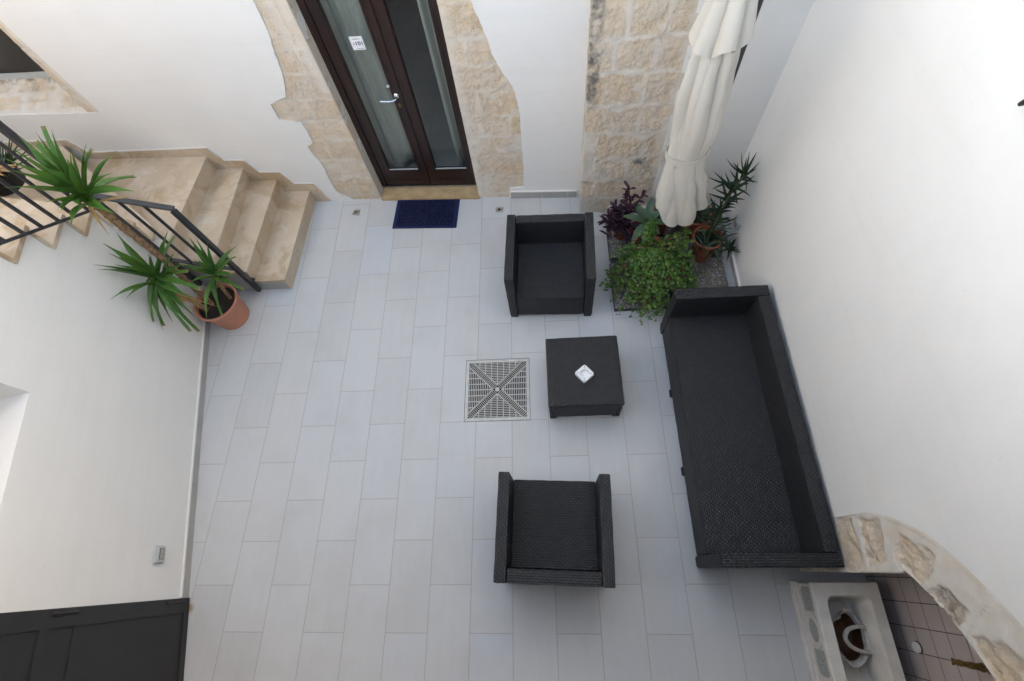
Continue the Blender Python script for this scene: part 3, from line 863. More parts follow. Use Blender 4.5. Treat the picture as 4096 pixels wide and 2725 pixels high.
# landing and winders
slab("tread", [(-0.587, 1.985), (-0.51, back_y(-0.5)), (-2.3, back_y(-2.3)), (-0.62, 2.10)], 4 * H - 0.03, 4 * H, M["stair"])
def ray_to(p, ang, dist): return (p[0] + cos(radians(ang)) * dist, p[1] + sin(radians(ang)) * dist)
def clampY(p, o):
    yb = back_y(p[0])
    if p[1] > yb:
        t = (yb - o[1]) / (p[1] - o[1]); x = o[0] + (p[0] - o[0]) * t
        return (x, back_y(x))
    return p
W5, W6, W7 = (-0.575, 2.135), (-0.585, 2.06), (-0.570, 1.995)
wind = [(W5, 139.5, 0.83), (W6, 154, 1.005), (W7, 163, 1.19), ((-0.545, 1.903), 169.5, 1.37), ((-0.497, 1.676), 177, 1.55), ((-0.449, 1.43), 180, 1.737)]
for i in range(1, 9): wind.append(((-0.449 + 0.0506 * i, 1.43 - 0.245 * i), 180 + 3 * min(i, 4), 1.737 + 0.183 * i))
for k, (p, ang, z) in enumerate(wind):
    f = clampY(ray_to(p, ang, 2.5), p)
    if k + 1 < len(wind):
        q, ang2, _ = wind[k + 1]
        f2 = clampY(ray_to(q, ang2, 2.5), q)
    else:
        q, f2 = (p[0] + 0.06, p[1] - 0.3), (p[0] - 2.4, p[1] - 0.4)
    back_in = Vector((q[0] - 0.0, q[1] + 0.0))
    dn = Vector((f2[0] - q[0], f2[1] - q[1])).normalized(); nr = Vector((dn.y, -dn.x))
    if nr.y > 0: nr = -nr
    qb = (q[0] + nr.x * 0.03, q[1] + nr.y * 0.03); fb = (f2[0] + nr.x * 0.03, f2[1] + nr.y * 0.03)
    poly = [p]
    if k == 0: poly = [(-0.555, 2.015), p]
    poly += [f]
    if f[1] > back_y(f[0]) - 0.05 and f2[1] < back_y(f2[0]) - 0.05: poly += [(-3.15, back_y(-3.15))]
    elif f[1] > back_y(f[0]) - 0.05: pass
    poly += [fb, qb]
    if k == 0: poly = [(-0.56, 2.005), p, f, (-3.15, back_y(-3.15)), fb, qb]
    slab("tread", poly, z - 0.03, z, M["stair"], 0.003)
    zlow = wind[k - 1][2] if k else 4 * H
    dn = Vector((f[0] - p[0], f[1] - p[1])).normalized(); nr = Vector((dn.y, -dn.x))
    if nr.y > 0: nr = -nr
    a0, a1 = 0.012, 0.034
    ins = Vector((-NL.x, -NL.y)) * 0.006
    slab("riser", [(p[0] + nr.x * a0 + ins.x, p[1] + nr.y * a0 + ins.y), (f[0] + nr.x * a0, f[1] + nr.y * a0), (f[0] + nr.x * a1, f[1] + nr.y * a1), (p[0] + nr.x * a1 + ins.x, p[1] + nr.y * a1 + ins.y)],
         zlow, z - 0.031, M["stair"], 0.0)
# side wall of the lower flight
bm = bmesh.new()
def sw(x, z, d=0.0): return Vector((x, 1.995 - d, z))
prism(bm, [[(-0.60, -0.1), (0.240, -0.1), (0.240, H - 0.032), (-0.045, H - 0.032), (-0.045, 2 * H - 0.032), (-0.27, 2 * H - 0.032), (-0.27, 3 * H - 0.032), (-0.60, 3 * H - 0.032)]], sw, -0.1, 0.0)
obj("side_wall", bm, M["concrete"], stair)
bm = bmesh.new()
prism(bm, [[(-0.60, 3 * H - 0.03), (-0.605, 3 * H - 0.03), (-0.605, 0.80), (-0.585, 0.80), (-0.60, 0.5)]], sw, -0.1, 0.0)
bm.free()
bm = bmesh.new(); prism(bm, [[(-0.61, 0.40), (-0.598, 0.40), (-0.598, 0.80), (-0.61, 0.80)]], sw, -0.12, 0.0)
obj("side_wall", bm, M["plaster"], stair)
# zigzag skirting on the back wall
SK = [(0.008, 0.269), (-0.246, 0.276), (-0.262, 0.436), (-0.531, 0.438), (-0.540, 0.598), (-0.810, 0.600), (-0.812, 0.757), (-2.072, 0.735), (-2.161, 0.893), (-3.6, 0.88)]
bm = bmesh.new()
low = [(-3.6, 0.80), (-2.14, 0.80), (-2.14, 0.63), (-0.93, 0.63), (-0.93, 0.46), (-0.66, 0.46), (-0.66, 0.30), (-0.40, 0.30), (-0.40, 0.13), (-0.13, 0.13), (-0.13, -0.05), (0.085, -0.05), (0.085, 0.02)]
up = [(0.02, 0.262), (-0.19, 0.262), (-0.262, 0.425), (-0.475, 0.428), (-0.540, 0.588), (-0.745, 0.592), (-0.815, 0.753), (-2.072, 0.735), (-2.161, 0.893), (-3.6, 0.88)]
prism(bm, [low + up], bw, -0.01, 0.011)
obj("skirting", bm, M["stair"], stair)
bm = bmesh.new()
up2 = [(0.085, 0.022), (0.02, 0.262), (-0.19, 0.262), (-0.262, 0.425), (-0.475, 0.428), (-0.540, 0.588), (-0.745, 0.592), (-0.815, 0.753), (-2.072, 0.735), (-2.161, 0.893), (-3.6, 0.88)]
for a, b in zip(up2, up2[1:]):
    bar(bm, bw(a[0], a[1] + 0.004, 0.005), bw(b[0], b[1] + 0.004, 0.005), 0.014, 0.006, up=NB)
obj("plaster_lip", bm, M["plaster"], stair)

# ------------------------------------------------------------------ railing
rail = root("stair_railing", "dark grey iron railing of square bars along the open side of the stairs", "railing", (-0.3, 1.95, 0.1))
YR = 1.945
def one(name, a, b, w, d=None, up=None):
    bm = bmesh.new(); bar(bm, a, b, w, d, up)
    bmesh.ops.bevel(bm, geom=list(bm.edges), offset=0.003, segments=1, affect='EDGES')
    return obj(name, bm, M["iron"], rail)
one("post", (-0.042, YR, 0.072), (-0.042, YR, 1.222), 0.040)
one("post", (-0.535, YR, 0.23), (-0.535, YR, 2.62), 0.042)
one("top_rail", (-0.022, YR, 1.240), (-0.535, YR, 1.437), 0.045, 0.018)
one("bottom_rail", (-0.062, YR, 0.438), (-0.515, YR, 0.628), 0.036, 0.012)
one("baluster", (-0.370, YR, 0.575), (-0.370, YR, 1.365), 0.020)
one("baluster", (-0.220, YR, 0.510), (-0.220, YR, 1.305), 0.020)
pa = Vector((-0.513, 1.882, 1.360)); pb = Vector((-0.371, 1.196, 1.850)); pb2 = pa + (pb - pa) * 1.9
one("bottom_rail", tuple(pa - (pb - pa) * 0.05), tuple(pb2), 0.020)
one("top_rail", tuple(pa + Vector((0, 0, 1.25)) - (pb - pa) * 0.08), tuple(pb2 + Vector((0, 0, 1.25))), 0.042, 0.018)
for k in range(9):
    t = 0.085 + 0.1745 * k
    p = pa + (pb - pa) * t
    one("baluster", tuple(p + Vector((0, 0, 0.0))), tuple(p + Vector((0, 0, 1.245))), 0.020)
one("bracket", (-0.042, YR + 0.005, 0.20), (-0.042, 2.0, 0.20), 0.03)

# ------------------------------------------------------------------ glazed door
door = root("glazed_door", "tall dark brown wooden double door with two long glass panes", "door", tuple(bw(1.17, 0.05, -0.15)))
DZ0, DZ1 = 0.055, 2.42
def dprism(name, loops, d0, d1, mat, parent, bev=0.004):
    bm = bmesh.new(); prism(bm, loops, bw, d0, d1)
    return obj(name, bm, mat, parent)
def rect(s0, z0, s1, z1): return [(s0, z0), (s1, z0), (s1, z1), (s0, z1)]
dprism("frame", [[(0.645, DZ0), (0.708, DZ0), (0.708, DZ1 - 0.06), (1.652, DZ1 - 0.06), (1.652, DZ0), (1.70, DZ0), (1.70, DZ1), (0.645, DZ1)]], -0.19, -0.130, M["wood"], door)
dprism("sill_strip", [rect(0.66, 0.036, 1.695, 0.056)], -0.175, -0.128, M["steel"], door)
def leaf(s0, s1, g0, g1, zb=0.265):
    lf = dprism("door_leaf", [rect(s0, DZ0 + 0.012, s1, DZ1 - 0.065), rect(g0, zb, g1, DZ1 - 0.17)], -0.185, -0.142, M["wood"], door)
    bm = bmesh.new()          # glazing bead and bottom rail groove
    for a, b in (((g0 - 0.011, zb - 0.0), (g0 - 0.011, DZ1 - 0.17)), ((g1 + 0.011, zb), (g1 + 0.011, DZ1 - 0.17))):
        bar(bm, bw(a[0], a[1], -0.139), bw(b[0], b[1], -0.139), 0.018, 0.008, up=NB)
    bar(bm, bw(g0 - 0.02, zb - 0.011, -0.139), bw(g1 + 0.02, zb - 0.011, -0.139), 0.018, 0.008, up=NB)
    bar(bm, bw(g0, 0.135, -0.140), bw(g1, 0.135, -0.140), 0.006, 0.006, up=NB)
    o = obj("glazing_bead", bm, M["wood"], lf)
    bm = bmesh.new()
    bar(bm, bw(g0, zb + 0.008, -0.150), bw(g1, zb + 0.008, -0.150), 0.009, 0.01, up=NB)
    obj("weather_bar", bm, M["greyplastic"], lf)
    dprism("glass", [rect(g0 - 0.01, zb - 0.01, g1 + 0.01, DZ1 - 0.16)], -0.166, -0.160, M["glass"], lf)
    return lf
l1 = leaf(0.712, 1.176, 0.800, 1.104)
l2 = leaf(1.180, 1.648, 1.282, 1.600)
bm = bmesh.new(); bar(bm, bw(1.178, 0.07, -0.136), bw(1.178, 2.35, -0.136), 0.030, 0.014, up=NB)
bmesh.ops.bevel(bm, geom=list(bm.edges), offset=0.005, segments=2, affect='EDGES')
obj("cover_strip", bm, M["wood"], l2)
# lever handle, rose, keyhole, latch stud
bm = bmesh.new()
lathe(bm, [(0.0, 0.0), (0.024, 0.0), (0.024, 0.006), (0.019, 0.010), (0.0, 0.010)], n=24)
Mx = Matrix.Translation(bw(1.140, 1.115, -0.142)) @ Matrix((UB, UZ, NB)).transposed().to_4x4()
bm.transform(Mx)
tube(bm, smooth_line([tuple(bw(1.140, 1.115, -0.135)), tuple(bw(1.140, 1.113, -0.105)), tuple(bw(1.130, 1.110, -0.088)), tuple(bw(1.10, 1.107, -0.082)), tuple(bw(1.05, 1.108, -0.082)), tuple(bw(1.005, 1.110, -0.083))], 5),
     [0.009] * 10 + [0.0085] * 16, 10)
obj("handle", bm, M["chrome"], l1)
bm = bmesh.new()
lathe(bm, [(0.0, 0.0), (0.017, 0.0), (0.017, 0.004), (0.0, 0.004)], n=20); bm.transform(Matrix.Diagonal((0.75, 1.35, 1, 1)))
bm.transform(Matrix.Translation(bw(1.142, 1.02, -0.142)) @ Matrix((UB, UZ, NB)).transposed().to_4x4())
obj("keyhole_plate", bm, M["brass"], l1)
bm = bmesh.new(); bar(bm, bw(1.090, 1.215, -0.13), bw(1.112, 1.215, -0.13), 0.012, 0.02, up=NB)
obj("latch_stud", bm, M["white"], l1)
# number sign on the glass
sg = root("room_number_sign", "small white paper sign reading A101 stuck on the door glass", "sign", tuple(bw(0.97, 1.56, -0.158)))
dprism("sheet", [rect(0.918, 1.515, 1.020, 1.620)], -0.1595, -0.1575, M["sign"], sg)
def text_mesh(body, size, thick=0.0, bold=0.0):
    cu = bpy.data.curves.new("text", 'FONT'); cu.body = body; cu.size = size; cu.align_x = 'LEFT'; cu.extrude = thick; cu.offset = bold
    o = bpy.data.objects.new("text", cu); COL.objects.link(o)
    bpy.context.view_layer.update()
    dg = bpy.context.evaluated_depsgraph_get()
    me = bpy.data.meshes.new_from_object(o.evaluated_get(dg))
    bpy.data.objects.remove(o)
    return me
def fit_text(name, body, w, h, Mat, mat, parent, thick=0.0002, bold=0.0):
    me = text_mesh(body, 1.0, 0.0, bold)
    xs = [v.co.x for v in me.vertices]; ys = [v.co.y for v in me.vertices]
    me.transform(Matrix.Translation((-min(xs), -min(ys), 0)))
    sx = w / (max(xs) - min(xs)) if w else None; sy = h / (max(ys) - min(ys))
    sx = sx or sy
    me.transform(Matrix.Diagonal((sx, sy, 1, 1)))
    bm = bmesh.new(); bm.from_mesh(me)
    r = bmesh.ops.extrude_face_region(bm, geom=list(bm.faces))
    for v in r["geom"]:
        if isinstance(v, bmesh.types.BMVert): v.co.z += thick
    bm.transform(Mat)
    return obj(name, bm, mat, parent, smooth=None)
FB = Matrix((UB, UZ, NB)).transposed().to_4x4()
def on_sign(s, z): return Matrix.Translation(bw(s, z, -0.1574)) @ FB
fit_text("lettering", "A", 0.015, 0.022, on_sign(0.932, 1.551), M["greyink"], sg)
fit_text("lettering", "101", 0.053, 0.030, on_sign(0.956, 1.551), M["ink"], sg, bold=0.02)
for a, b, z, h in ((0.937, 0.962, 1.600, 0.004), (0.975, 0.998, 1.600, 0.004), (0.952, 0.975, 1.526, 0.003), (0.980, 1.006, 1.526, 0.003)):
    bm = bmesh.new(); bar(bm, bw(a, z, -0.1572), bw(b, z, -0.1572), h, 0.0005, up=NB); obj("small_print", bm, M["greyink"], sg)
bm = bmesh.new(); bar(bm, bw(0.964, 1.602, -0.1572), bw(0.973, 1.602, -0.1572), 0.008, 0.0005, up=NB)
obj("emblem", bm, M["redink"], sg)

# stone threshold
bm = bmesh.new()
lo = [bw(0.655, -0.05, 0.016), bw(1.712, -0.05, 0.014), bw(1.700, -0.05, -0.175), bw(0.655, -0.05, -0.175)]
loft(bm, [lo, [p + UZ * 0.078 for p in lo[:2]] + [p + UZ * 0.086 for p in lo[2:]]], True, True)
bmesh.ops.bevel(bm, geom=list(bm.edges), offset=0.008, segments=2, affect='EDGES')
bmesh.ops.subdivide_edges(bm, edges=list(bm.edges), cuts=6, use_grid_fill=True)
for v in bm.verts: v.co += Vector((0, 0, 1)) * 0.004 * fbm(v.co.x * 6, v.co.y * 9, 2.0)
tag(obj("door_threshold", bm, M["sill"]), "worn ochre stone threshold under the glazed door", "threshold")

# the unlit room behind the glass
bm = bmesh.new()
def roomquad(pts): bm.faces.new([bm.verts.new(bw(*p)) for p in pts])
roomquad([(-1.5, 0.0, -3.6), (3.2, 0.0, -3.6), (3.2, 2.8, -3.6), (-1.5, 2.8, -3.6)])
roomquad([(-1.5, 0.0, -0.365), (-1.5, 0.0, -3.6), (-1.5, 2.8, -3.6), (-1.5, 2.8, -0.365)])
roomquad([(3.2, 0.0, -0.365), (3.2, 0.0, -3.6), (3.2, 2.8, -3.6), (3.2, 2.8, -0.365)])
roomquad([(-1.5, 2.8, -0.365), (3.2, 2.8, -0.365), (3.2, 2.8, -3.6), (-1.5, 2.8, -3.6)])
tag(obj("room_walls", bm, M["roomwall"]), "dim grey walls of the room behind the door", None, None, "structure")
bm = bmesh.new(); roomquad([(-1.5, 0.045, -0.19), (3.2, 0.045, -0.19), (3.2, 0.045, -3.6), (-1.5, 0.045, -3.6)])
tag(obj("room_floor", bm, M["floor"]), "grey tiled floor of the room behind the door", None, None, "structure")
def curtain(s0, s1, d, label, seed, pool=0.0, n=70, fold=1.0):
    bm = bmesh.new(); rows = []
    zs = [0.05, 0.08, 0.14, 0.25, 0.5, 1.0, 1.6, 2.4]
    for j, z in enumerate(zs):
        row = []
        for i in range(n + 1):
            t = i / n
            a = fold * 0.030 * sin(t * (s1 - s0) * 46 + seed) + fold * 0.014 * sin(t * (s1 - s0) * 97 + seed * 2 + z)
            f = pool * max(0, 1 - z / 0.25)
            row.append(bm.verts.new(bw(s0 + (s1 - s0) * t, z, d + a * (1 + f) - f * 0.25 * (0.6 + 0.4 * sin(t * 9 + seed)))))
        rows.append(row)
    for a, b in zip(rows, rows[1:]):
        for i in range(n): bm.faces.new((a[i], a[i + 1], b[i + 1], b[i]))
    o = obj("curtain", bm, M["curtain"], smooth=180)
    md = o.modifiers.new("thickness", 'SOLIDIFY'); md.thickness = 0.004
    tag(o, label, "curtain", "curtains behind the door glass")
curtain(0.55, 1.115, -0.33, "pale curtain drawn across the left door pane behind the number sign", 0.4, 0.9, 70, 0.35)
curtain(1.475, 1.80, -0.33, "pale curtain hanging at the right edge of the right door pane", 2.1, 0.35)

# ------------------------------------------------------------------ door mat
matr = root("door_mat", "navy blue door mat lettered with city names in front of the glazed door", "door mat", (1.52, 2.82, 0))
MA, MB_ = Vector((1.178, 2.650, 0)), Vector((1.847, 2.610, 0))
ux = (MB_ - MA).normalized(); uy = Vector((-ux.y, ux.x, 0)); MW, MH = 0.668, 0.385
def mp(u, v, z): return MA + ux * u + uy * v + UZ * z
bm = bmesh.new()
prism(bm, [[(0, 0), (MW, 0), (MW, MH), (0, MH)]], lambda u, v, d: mp(u, v, d), 0.001, 0.007)
obj("base", bm, M["mat"], matr)
bm = bmesh.new()
prism(bm, [[(0.036, 0.030), (MW - 0.045, 0.030), (MW - 0.045, MH - 0.030), (0.036, MH - 0.030)]], lambda u, v, d: mp(u, v, d), 0.006, 0.009)
obj("pile", bm, M["matdark"], matr)
rows = [("PARIS LONDON ROM", 0.036, 0.042), ("ISTANBUL MADRID OSLO BERLIN", 0.084, 0.016), ("TOKYO SHANGHAI", 0.106, 0.050), ("LONDON PRAG PARIS ROMA OSLO", 0.162, 0.016),
        ("ROMA OSLO MADRID PE", 0.184, 0.040), ("BERLIN TOKYO ROMA PARIS", 0.230, 0.017), ("NEW YORK BERLIN PARIS LO", 0.252, 0.032), ("MADRID ISTANBUL", 0.290, 0.036), ("PRAG TOKYO BER", 0.332, 0.026)]
for body, v0, h in rows:        # read from the door: top of each line towards the courtyard
    R = Matrix((-ux, -uy, UZ)).transposed().to_4x4()
    fit_text("lettering", body, MW - 0.10, h, Matrix.Translation(mp(MW - 0.052, v0 + h, 0.0088)) @ R, M["mat"], matr, 0.002, 0.012)

# ------------------------------------------------------------------ drain grate
grate = root("drain_grate", "square cream plastic drain grate with an X of slots set in the floor", "drain cover", (2.276, 0.875, 0))
bm = bmesh.new()
cx, cy, hw = 0.0, 0.0, 0.2725
def gb(x0, y0, x1, y1, z0=-0.006, z1=0.001):
    rbox(bm, ((x0 + x1) / 2, (y0 + y1) / 2, (z0 + z1) / 2), (abs(x1 - x0), abs(y1 - y0), z1 - z0), 0.0)
for s in (-1, 1):
    gb(-hw, s * 0.2595 - 0.013, hw, s * 0.2595 + 0.013); gb(s * 0.2595 - 0.013, -0.2465, s * 0.2595 + 0.013, 0.2465)
for s in (-1, 1):
    gb(-hw + 0.006, s * 0.2645 - 0.001, hw - 0.006, s * 0.2645 + 0.001, -0.004, 0.0018); gb(s * 0.2645 - 0.001, -hw + 0.006, s * 0.2645 + 0.001, hw - 0.006, -0.004, 0.0018)
obj("frame", bm, M["grate"], grate, local=True)
bm = bmesh.new()
off = 0.040; lim = 0.2465
for k in range(20):
    y = 0.040 + k * 0.0152
    if y > lim: break
    hl = max(0.0, y - off)
    if hl < 0.006: continue
    for s in (-1, 1):
        gb(-hl, s * y - 0.0026, hl, s * y + 0.0026); gb(s * y - 0.0026, -hl, s * y + 0.0026, hl)
for k in range(-4, 5):
    x = k * 0.0517; y0 = abs(x) + off
    if y0 > lim: continue
    for s in (-1, 1):
        gb(x - 0.003, min(s * y0, s * lim), x + 0.003, max(s * y0, s * lim), -0.0055, 0.0006); gb(min(s * y0, s * lim), x - 0.003, max(s * y0, s * lim), x + 0.003, -0.0055, 0.0006)
for s1 in (-1, 1):
    for s2 in (-1, 1):
        dx = Vector((s1, s2, 0)).normalized(); nx = Vector((-dx.y, dx.x, 0))
        for e in (-0.0265, 0.0265):
            bar(bm, dx * 0.030 + nx * e + UZ * -0.0024, dx * 0.322 + nx * e + UZ * -0.0024, 0.006, 0.0062)
        for k in range(22):
            c = dx * (0.030 + k * 0.0150)
            w = min(0.0265, 0.348 - (0.030 + k * 0.0150))
            if w > 0.004: bar(bm, c - nx * w + UZ * -0.0028, c + nx * w + UZ * -0.0028, 0.0050, 0.006)
lathe(bm, [(0.009, -0.004), (0.020, -0.004), (0.020, 0.0012), (0.009, 0.0012)], n=20)
obj("slotted_grid", bm, M["grate"], grate, local=True)
bm = bmesh.new(); lathe(bm, [(0.0, -0.003), (0.009, -0.003), (0.008, 0.0016), (0.0, 0.0016)], n=16)
obj("screw", bm, M["steel"], grate, local=True)
bm = bmesh.new()
q = 0.276
lo = [Vector((-q, -q, -0.15)), Vector((q, -q, -0.15)), Vector((q, q, -0.15)), Vector((-q, q, -0.15))]
loft(bm, [lo, [p + UZ * 0.146 for p in lo]], True, False)
obj("pit", bm, M["pit"], grate, local=True)

# ------------------------------------------------------------------ recessed floor lights
def floor_light(loc, label):
    r = root("floor_light", label, "floor light", loc, radians(-4), "recessed floor lights by the door")
    bm = box_bm((0, 0, 0.0022), (0.074, 0.072, 0.0044), 0.0015, 1); obj("plate", bm, M["steel"], r, local=True)
    bm = bmesh.new(); lathe(bm, [(0.020, 0.004), (0.020, 0.0062), (0.0135, 0.0062), (0.0125, 0.0035)], n=24); obj("ring", bm, M["chrome"], r, local=True)
    bm = bmesh.new(); lathe(bm, [(0.0001, 0.0058), (0.008, 0.0055), (0.0135, 0.0045)], n=20); obj("lens", bm, M["lens"], r, local=True)
    return r
def dup(r, loc, rz, label, keep=True):
    c = r.copy(); COL.objects.link(c); c.location = loc; c.rotation_euler = (0, 0, rz); c["label"] = label
    for ch in list(r.children):
        k = ch.copy(); COL.objects.link(k); k.parent = c
        for g in list(ch.children):
            d = g.copy(); COL.objects.link(d); d.parent = k
    return c
fl1 = floor_light((0.765, 2.893, 0.0), "square steel floor light between the stairs and the door mat")
dup(fl1, (2.282, 2.807, 0.0), radians(-4), "square steel floor light behind the armchair nearer the door")

# ------------------------------------------------------------------ wall sockets
def outlet(P, un, nn, label, open_=True):
    r = root("wall_switch", label, "switch", tuple(P), atan2(un.y, un.x), "covered switches low on the walls")
    bm = box_bm((0, -0.011, 0), (0.120, 0.022, 0.082), 0.008, 2); obj("housing", bm, M["greyplastic"], r, local=True)
    bm = box_bm((0, -0.026, 0), (0.100, 0.010, 0.068), 0.004, 2); obj("cover_frame", bm, M["greyplastic"], r, local=True)
    bm = box_bm((0.0, -0.0312, -0.002), (0.072, 0.003, 0.044), 0.001, 1); obj("dark_surround", bm, M["ink"], r, local=True)
    for sx in (-0.017, 0.017):
        bm = box_bm((sx, -0.033, -0.002), (0.032, 0.004, 0.034), 0.001, 1); obj("key", bm, M["beigekey"], r, local=True)
    return r
o1 = outlet(lw(2.085, 0.345, 0.0), UL, NL, "grey covered switch low on the white wall above the metal door")
d_ = Vector((-0.0129, -1, 0)).normalized()
dup(o1, rw(2.225, 0.315, 0.0), atan2(-1, -0.0129) , "grey covered switch low on the wall behind the aloe pots")
# the local -Y side of the switch faces out of the wall
o1.rotation_euler = (0, 0, atan2(NL.y, NL.x) + pi / 2)
for o in bpy.data.objects:
    if o.name == "wall_switch.001": o.rotation_euler = (0, 0, -pi / 2 - 0.0129)

# ------------------------------------------------------------------ dark metal door in the left wall
mdoor = root("metal_door", "charcoal metal door with raised panels at the bottom left corner", "door", tuple(lw(2.7, 0, 0)))
bm = bmesh.new(); prism(bm, [rect(2.378, 0.006, 3.60, 2.25)], lw, -0.02, 0.012); obj("leaf", bm, M["irondoor"], mdoor)
bm = bmesh.new(); prism(bm, [[(2.378, 0.004), (3.60, 0.004), (3.60, 2.25), (2.378, 2.25)], [(2.475, 0.055), (3.30, 0.055), (3.30, 2.15), (2.475, 2.15)]], lw, 0.0, 0.020)
obj("frame", bm, M["irondoor"], mdoor)
for z0, z1 in ((0.055, 0.866), (0.923, 1.068), (1.125, 1.80)):
    for z in (z0, z1):
        if z in (0.055,): continue
        bm = bmesh.new(); bar(bm, lw(2.475, z, 0.0145), lw(3.3, z, 0.0145), 0.007, 0.006, up=NL); obj("moulding", bm, M["irondoor"], mdoor)
for z0, z1 in ((0.868, 0.922), (1.069, 1.123)):
    bm = bmesh.new(); prism(bm, [rect(2.475, z0, 3.3, z1)], lw, 0.0, 0.0185); obj("cross_rail", bm, M["irondoor"], mdoor)
for z0, z1 in ((0.925, 1.080), (0.098, 0.237), (1.80, 1.95)):
    bm = bmesh.new(); tube(bm, [lw(2.405, z0, 0.026), lw(2.405, (z0 + z1) / 2 + 0.03, 0.026), lw(2.405, (z0 + z1) / 2 + 0.031, 0.026), lw(2.405, z1, 0.026)], [0.008, 0.008, 0.0095, 0.0095], 12)
    obj("hinge", bm, M["irondoor"], mdoor)
# small lamp bracket on the bright wall, its tip in the frame
lampb = root("wall_bracket", "tip of a small black wall bracket high on the bright wall", "bracket", tuple(rw(0.93, 2.55, 0)))
bm = bmesh.new(); tube(bm, [rw(0.952, 2.508, 0.012), rw(0.945, 2.52, 0.02), rw(0.92, 2.56, 0.03), rw(0.88, 2.62, 0.035), rw(0.86, 2.70, 0.02)], [0.003, 0.008, 0.013, 0.014, 0.012], 10)
obj("arm", bm, M["black"], lampb)
bm = bmesh.new(); rbox(bm, (0, 0, 0), (0.02, 0.10, 0.16), 0.006, M=Matrix.Translation(rw(0.85, 2.72, 0.011))); obj("back_plate", bm, M["black"], lampb)

# ------------------------------------------------------------------ wicker furniture
def wicker(name, c, s, parent, swap=(False, False, False), r=0.010, sag=0.0, local=True, step=0.03, slope=None):
    bm = bmesh.new(); rbox(bm, c, s, r, 2)
    bm.normal_update()
    for ax in range(3):
        n = int(s[ax] / step)
        if n < 2: continue
        es = [e for e in bm.edges if abs((e.verts[0].co - e.verts[1].co)[ax]) > s[ax] * 0.6]
        if es: bmesh.ops.subdivide_edges(bm, edges=es, cuts=n, use_grid_fill=True)
    bm.normal_update()
    for v in bm.verts:
        p = v.co
        k = 0.0011 * sin(p.x * 2 * pi / 0.034) * sin(p.y * 2 * pi / 0.034 + p.z * 2 * pi / 0.034) + 0.0008 * noise.noise(p * 60)
        v.co = p + v.normal * k
        if slope: v.co = slope(v.co)
    bmesh.ops.recalc_face_normals(bm, faces=bm.faces); bm.normal_update()
    uv_box(bm, swap)
    if sag:
        for v in bm.verts:
            if v.normal.z > 0.5:
                a = max(0, 1 - ((v.co.x - c[0]) / (s[0] / 2)) ** 2) * max(0, 1 - ((v.co.y - c[1]) / (s[1] / 2)) ** 2)
                v.co.z -= sag * sqrt(a)
    return link(name, mesh_of(bm, name), M["weave"], parent, local=True)

CW, CD, CH = 0.724, 0.655, 0.628
def make_armchair(loc, rz, label):
    r = root("armchair", label, "armchair", loc, rz, "wicker armchairs around the coffee table")
    for s in (-1, 1):
        wicker("arm", (s * (CW / 2 - 0.037), 0, 0.03 + (CH - 0.03) / 2), (0.074, CD, CH - 0.03), r, (False, False, True))
        for y in (-1, 1):
            bm = box_bm((s * (CW / 2 - 0.036), y * (CD / 2 - 0.036), 0.016), (0.062, 0.062, 0.032), 0.006); uv_box(bm)
            link("foot", mesh_of(bm, "foot"), M["weave"], r, local=True)
    iw = CW - 0.074 * 2 - 0.006
    wicker("backrest", (0, CD / 2 - 0.042, 0.035 + (CH - 0.045) / 2), (iw, 0.080, CH - 0.045), r)
    wicker("seat", (0, -0.042, 0.322), (iw, CD - 0.090, 0.036), r, sag=0.012)
    wicker("front_panel", (0, -CD / 2 + 0.022, 0.168), (iw, 0.030, 0.270), r)
    return r
ch1 = make_armchair((2.768, 1.868, 0), radians(-2.3), "black wicker armchair with its back to the door, beside the potted plants")
ch2 = dup(ch1, (2.712, -0.262, 0), radians(180 - 2.4), "black wicker armchair facing the door, nearest the camera")

sofa = root("sofa", "long black wicker sofa without cushions along the bright right wall", "sofa", (4.03, 0.45, 0))
SX0, SX1, SY0, SY1, SH = 3.690, 4.368, -0.500, 1.400, 0.625
MS = Vector((4.03, 0.45, 0))
def L3(x, y, z): return (x - MS.x, y - MS.y, z)
wicker("arm", L3((SX0 + SX1) / 2, SY1 - 0.045, 0.03 + (SH - 0.03) / 2), (SX1 - SX0, 0.090, SH - 0.03), sofa)
wicker("arm", L3((SX0 + SX1) / 2, SY0 + 0.0385, 0.03 + (SH - 0.03) / 2), (SX1 - SX0, 0.077, SH - 0.03), sofa)
wicker("backrest", L3(SX1 - 0.046, (SY0 + 0.077 + SY1 - 0.09) / 2, 0.03 + (SH - 0.034) / 2), (0.090, SY1 - SY0 - 0.171, SH - 0.034), sofa, (False, False, True))
wicker("seat", L3((SX0 + 0.004 + SX1 - 0.09) / 2, (SY0 + 0.077 + SY1 - 0.09) / 2, 0.325), (SX1 - SX0 - 0.096, SY1 - SY0 - 0.171, 0.036), sofa, (False, False, True), sag=0.012)
wicker("front_panel", L3(SX0 + 0.022, (SY0 + 0.077 + SY1 - 0.09) / 2, 0.170), (0.030, SY1 - SY0 - 0.173, 0.275), sofa)
for x in (SX0 + 0.034, SX1 - 0.036):
    for y in (SY0 + 0.038, 0.16, 0.78, SY1 - 0.045):
        e = 0.006 if (x < 4 and 0 < y < 1) else 0.0
        bm = box_bm(L3(x - e, y, 0.020), (0.062, 0.062, 0.040), 0.006); uv_box(bm)
        link("foot", mesh_of(bm, "foot"), M["weave"], sofa, local=True)

